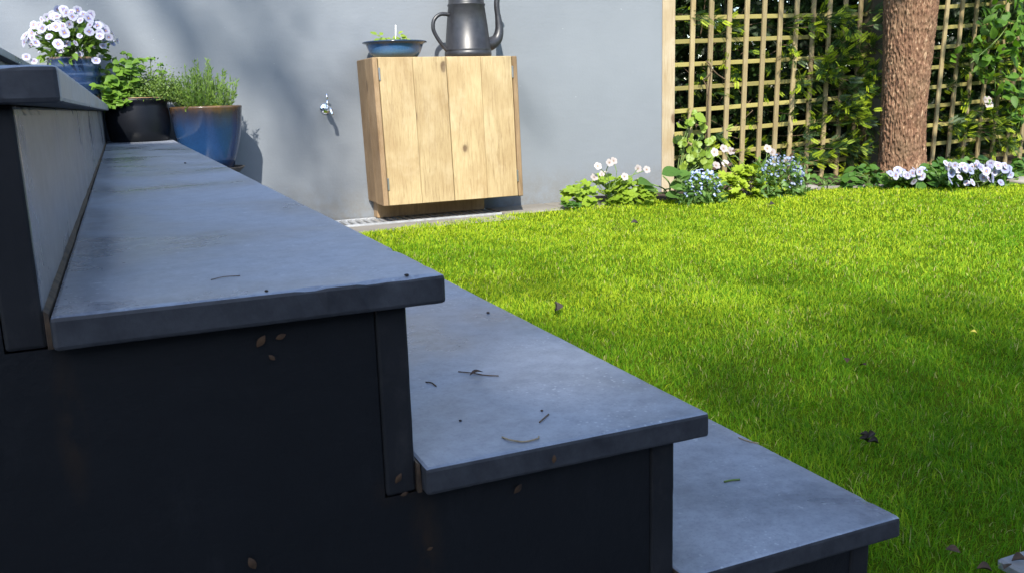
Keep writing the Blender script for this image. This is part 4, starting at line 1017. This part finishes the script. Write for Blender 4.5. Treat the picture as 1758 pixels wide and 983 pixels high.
def on_z(x, y, z): return PZ(x, y, z)
def twig(pts, z, r, mat, lb, name='twig', cat='twig'):
    p = [on_z(x, y, z + r) for x, y in pts]; c = sum(p, Vector()) / len(p)
    o = tubes(name, [(spline([q - c + Vector((0, 0, .0006 * (i % 2))) for i, q in enumerate(p)], 5), r)], mat, None, 6); o.location = c; return tag(o, lb, cat)
twig([(787, 637), (810, 640), (832, 643), (856, 645)], Z_T[3], .0007, 'twig', 'thin twig lying across the middle of the second tread')
curled_leaf('dry_leaf', on_z(818, 641, Z_T[3] + .004), (1, .2, 0), (0, 0, 1), .02, 'deadleaf', 'small brown leaf caught on the thin twig on the second tread', .7)
twig([(862, 749), (876, 755), (900, 757), (922, 753), (925, 748)], Z_T[3], .0009, 'post', 'pale curled stem lying near the edge of the second tread')
twig([(926, 724), (936, 716), (942, 710)], Z_T[3], .0008, 'twig', 'short dark needle beside the pale curled stem')
twig([(731, 655), (741, 657), (749, 662)], Z_T[3], .0008, 'twig', 'short dark twig close to the upper riser on the second tread')
twig([(1243, 826), (1255, 824), (1270, 822)], Z_T[4], .0014, 'stem', 'single green-brown needle on the lowest tread')
twig([(362, 480), (385, 476), (412, 473)], Z_T[2], .0004, 'twig', 'thin dark hair-like twig on the top tread')
twig([(1268, 750), (1285, 757), (1303, 760)], Z_T[4], .001, 'post', 'pale thin stem at the lawn edge of the lowest tread')
for (x, y, z, s, lb) in ((698, 472, Z_T[2], .004, 'black seed near the corner of the top tread'), (457, 499, Z_T[2], .003, 'dark crumb near the front edge of the top tread'), (790, 721, Z_T[3], .003, 'dark crumb left of the pale curled stem'), (838, 536, Z_T[3], .005, 'tan crumb on the far part of the second tread'), (930, 704, Z_T[3], .003, 'brown crumb above the short dark needle'), (318, 280, Z_T[2], .006, 'small dark speck at the far end of the top tread')):
    bm = bmesh.new(); bmesh.ops.create_icosphere(bm, subdivisions=2, radius=s * .55)
    for v in bm.verts: v.co.z *= .6; v.co *= 1 + .3 * mnoise.noise(v.co * 400)
    tag(link('debris_crumb', from_bm(bm, sm=True), 'deadleaf' if 'tan' in lb or 'brown' in lb else 'blackleaf', None, loc=on_z(x, y, z + s * .28)), lb, 'crumb')
c = on_z(952, 525, .035); curled_leaf('dead_leaf', c, (.2, .3, 1), (.4, -1, .2), .032, 'blackleaf', 'curled black dead leaf standing in the grass beside the second tread', 1.5, .9)
c = on_z(1490, 753, .03)
w_ = thing('withered_leaf', c, 'withered dark brown leaf with curled lobes on the near lawn', 'leaf')
for (dx, dy, dz, d, s) in ((-.012, 0, 0, (-1, .2, .5), .034), (.012, .004, .004, (1, .1, .5), .032), (.002, -.012, -.004, (.8, -.6, -.1), .034), (0, .01, .002, (-.5, .6, .3), .03)):
    l_ = curled_leaf('lobe', c + Vector((dx, dy, dz)) , d, (.1, -.5, 1), s * .6, 'blackleaf', '', 1.1, .9)
    del l_['label']; del l_['category']; l_.parent = w_; l_.location = l_.location - w_.location
for (x, y, s, m, lb) in ((1672, 570, .018, 'yellowleaf', 'tiny bright yellow leaf lying on the lawn'), (1452, 618, .022, 'deadleaf', 'reddish dry leaf bit on the middle of the lawn'), (1482, 627, .02, 'deadleaf', 'small tan leaf bit beside a reddish one on the lawn'), (1636, 945, .02, 'deadleaf', 'orange leaf bit in the grass near the paving'), (1326, 352, .05, 'blackleaf', 'dark leaf bit on the lawn in front of the lime cranesbill'), (1090, 384, .05, 'blackleaf', 'dark leaf bit on the sunny lawn in front of the cranesbill')):
    curled_leaf('leaf_bit', on_z(x, y, .028), (random.gauss(0, 1), random.gauss(0, 1), .2), (0, -.4, 1), s, m, lb, 1.2)
for (x, y, lb) in ((1722, 972, 'rust brown leaf on the grass edge beside the paving slab'), (1750, 962, 'rust brown crumpled leaf on the corner of the paving slab'), (1690, 978, 'small rust brown leaf between the grass and the paving')):
    curled_leaf('brown_leaf', on_z(x, y, .022), (random.gauss(0, 1), random.gauss(0, 1), .1), (.2, -.3, 1), .02, 'deadleaf', lb, 1.3, .6)

# ------------------------------------------------------------------ unseen tree behind the viewer, its crown shaped to shade steps, lawn and wall
shade = thing('shade_tree', (-7.5, -15.5, 0), 'tall leafy tree added out of view, crown shaped to shade the stone steps', 'tree')
tubes('trunk', [(spline([(-7.5, -15.5, -.05), (-7.4, -15.3, 4), (-6.9, -14.2, 8), (-5.8, -12.2, 10.5)], 6), [.42 - .016 * i for i in range(19)])], 'bark', shade, 16)
Ld = np.array(L); SP, SS = [], []; BR = []
def clump(tx, ty, tz, r, od, T=18.0, s=.17):
    n = int(od * math.pi * r * r / (s * s * .3 * .55)); c = np.array([tx, ty, tz]) - Ld * T
    p = rng.normal(0, 1, (n, 3)); p /= np.linalg.norm(p, axis=1, keepdims=True); p *= (rng.random((n, 1)) ** (1 / 3)) * r * np.array([1, 1, .9])
    SP.append(c + p); SS.append(rng.uniform(.75, 1.25, n) * s)
for ty in (-.2, .8, 1.8, 2.8, 3.7):
    for tx, tz, rr in ((-.9, .8, .8), (-.15, .6, .75), (.3, .35, .55)): clump(tx, ty, tz, rr, 2.3)
for (x, y, od, r) in ((1.1, .5, 1.5, .8), (1.8, .4, 1.4, .9), (2.6, .3, .9, .9), (1.5, 1.3, .42, 1.1), (2.2, 1.1, .25, 1.0), (1.3, 2.5, .12, .9)): clump(x, y, 0, r, od, 27, .22)
for (x, z, od, r) in ((-.3, 1.7, 1.2, .35), (.35, .5, .35, .45), (.8, .45, .6, .5), (1.0, .95, .35, .4), (.2, 1.1, .35, .5), (-.2, .9, .4, .4), (.55, 1.2, .3, .4), (2.42, .55, .4, .16)): clump(x, WALL_Y, z, r, od, 24, .13)
P = np.concatenate(SP); S = np.concatenate(SS)
keep = np.ones(len(P), bool)                       # gaps cut where sun patches should reach the steps and pots
for (gx, gy, gz, gr) in ((.52, .86, .352, .10), (.45, 1.05, .352, .08), (.2, 5.0, .8, .45), (-.2, 5.0, 1.0, .4)):
    w = P - np.array([gx, gy, gz]); w -= (w @ Ld)[:, None] * Ld; keep &= np.linalg.norm(w, axis=1) > gr
P, S = P[keep], S[keep]; N = len(P); g = rng.random((N, 1))
link('crown', scatter('crown', QUAD_V, QUAD_F, P, frames(rdir(N), rdir(N, .3), S), np.array((.04, .09, .015)) * (1 - g) + np.array((.10, .18, .03)) * g), 'foliage', shade)
for (xa_, za_, xb_, zb_) in ((.05, 1.9, .62, .1), (-.35, 1.9, .15, .6), (.42, 2.0, .95, .55), (-.2, 2.1, .5, .9)):  # loose branches added up-sun to throw shadow streaks on the wall
    a_ = Vector((xa_, WALL_Y, za_)) - L * 24; b_ = Vector((xb_, WALL_Y, zb_)) - L * 24; BR.append((spline([a_, (a_ + b_) / 2 + Vector((.05, 0, .04)), b_], 6), [.075 - .004 * i for i in range(13)]))
top_ = Vector((-5.8, -12.2, 10.5))
for c in SP[:15]:
    q = Vector(c.mean(0)); BR.append((spline([top_, (top_ + q) / 2 + Vector((0, 0, .3)), q], 5), [.09 - .007 * i for i in range(11)]))
tubes('limb', BR, 'bark', shade, 6)
# unseen hedge added behind the viewpoint to keep the step sides dark
hb = thing('sky_block_hedge', (0, -2.4, 0), 'dense dark green hedge added out of view to block sky light', 'hedge')
link('core', from_bm(box_bm(-5, 9, -2.9, -2.2, -.02, 1.75, .1)), MAT['darkrender'], hb)
N = 16000; P = np.stack([rng.uniform(-5, 9, N), -2.16 + rng.normal(0, .05, N), rng.uniform(0, 1.85, N)], 1); g = rng.random((N, 1))
stuff(link('foliage', scatter('foliage', LEAF_V, LEAF_F, P, frames(rdir(N), rdir(N, 1), rng.uniform(.06, .12, N)), np.array((.02, .045, .012)) * (1 - g) + np.array((.045, .09, .02)) * g), 'foliage', hb))
# repeats of one kind share a group
GROUPS = {'leaf_scrap': 'leaf scraps stuck to the step sides', 'debris_crumb': 'crumbs lying on the treads', 'twig': 'twigs lying on the treads', 'leaf_bit': 'leaf bits on the lawn',
          'brown_leaf': 'brown leaves by the paving', 'cranesbill_plant': 'cranesbills in the bed', 'forget_me_not': 'forget-me-nots in the bed', 'leafy_plant': 'green plants in the bed',
          'bedding_pansies': 'pansy clumps at the bed edge', 'trellis_panel': 'trellis panels of the fence', 'fence_post': 'posts of the trellis fence', 'garden_stone': 'stones in the bed'}
for o in COL.objects:
    base = o.name.split('.')[0]
    if o.parent is None and 'label' in o and base in GROUPS: o['group'] = GROUPS[base]
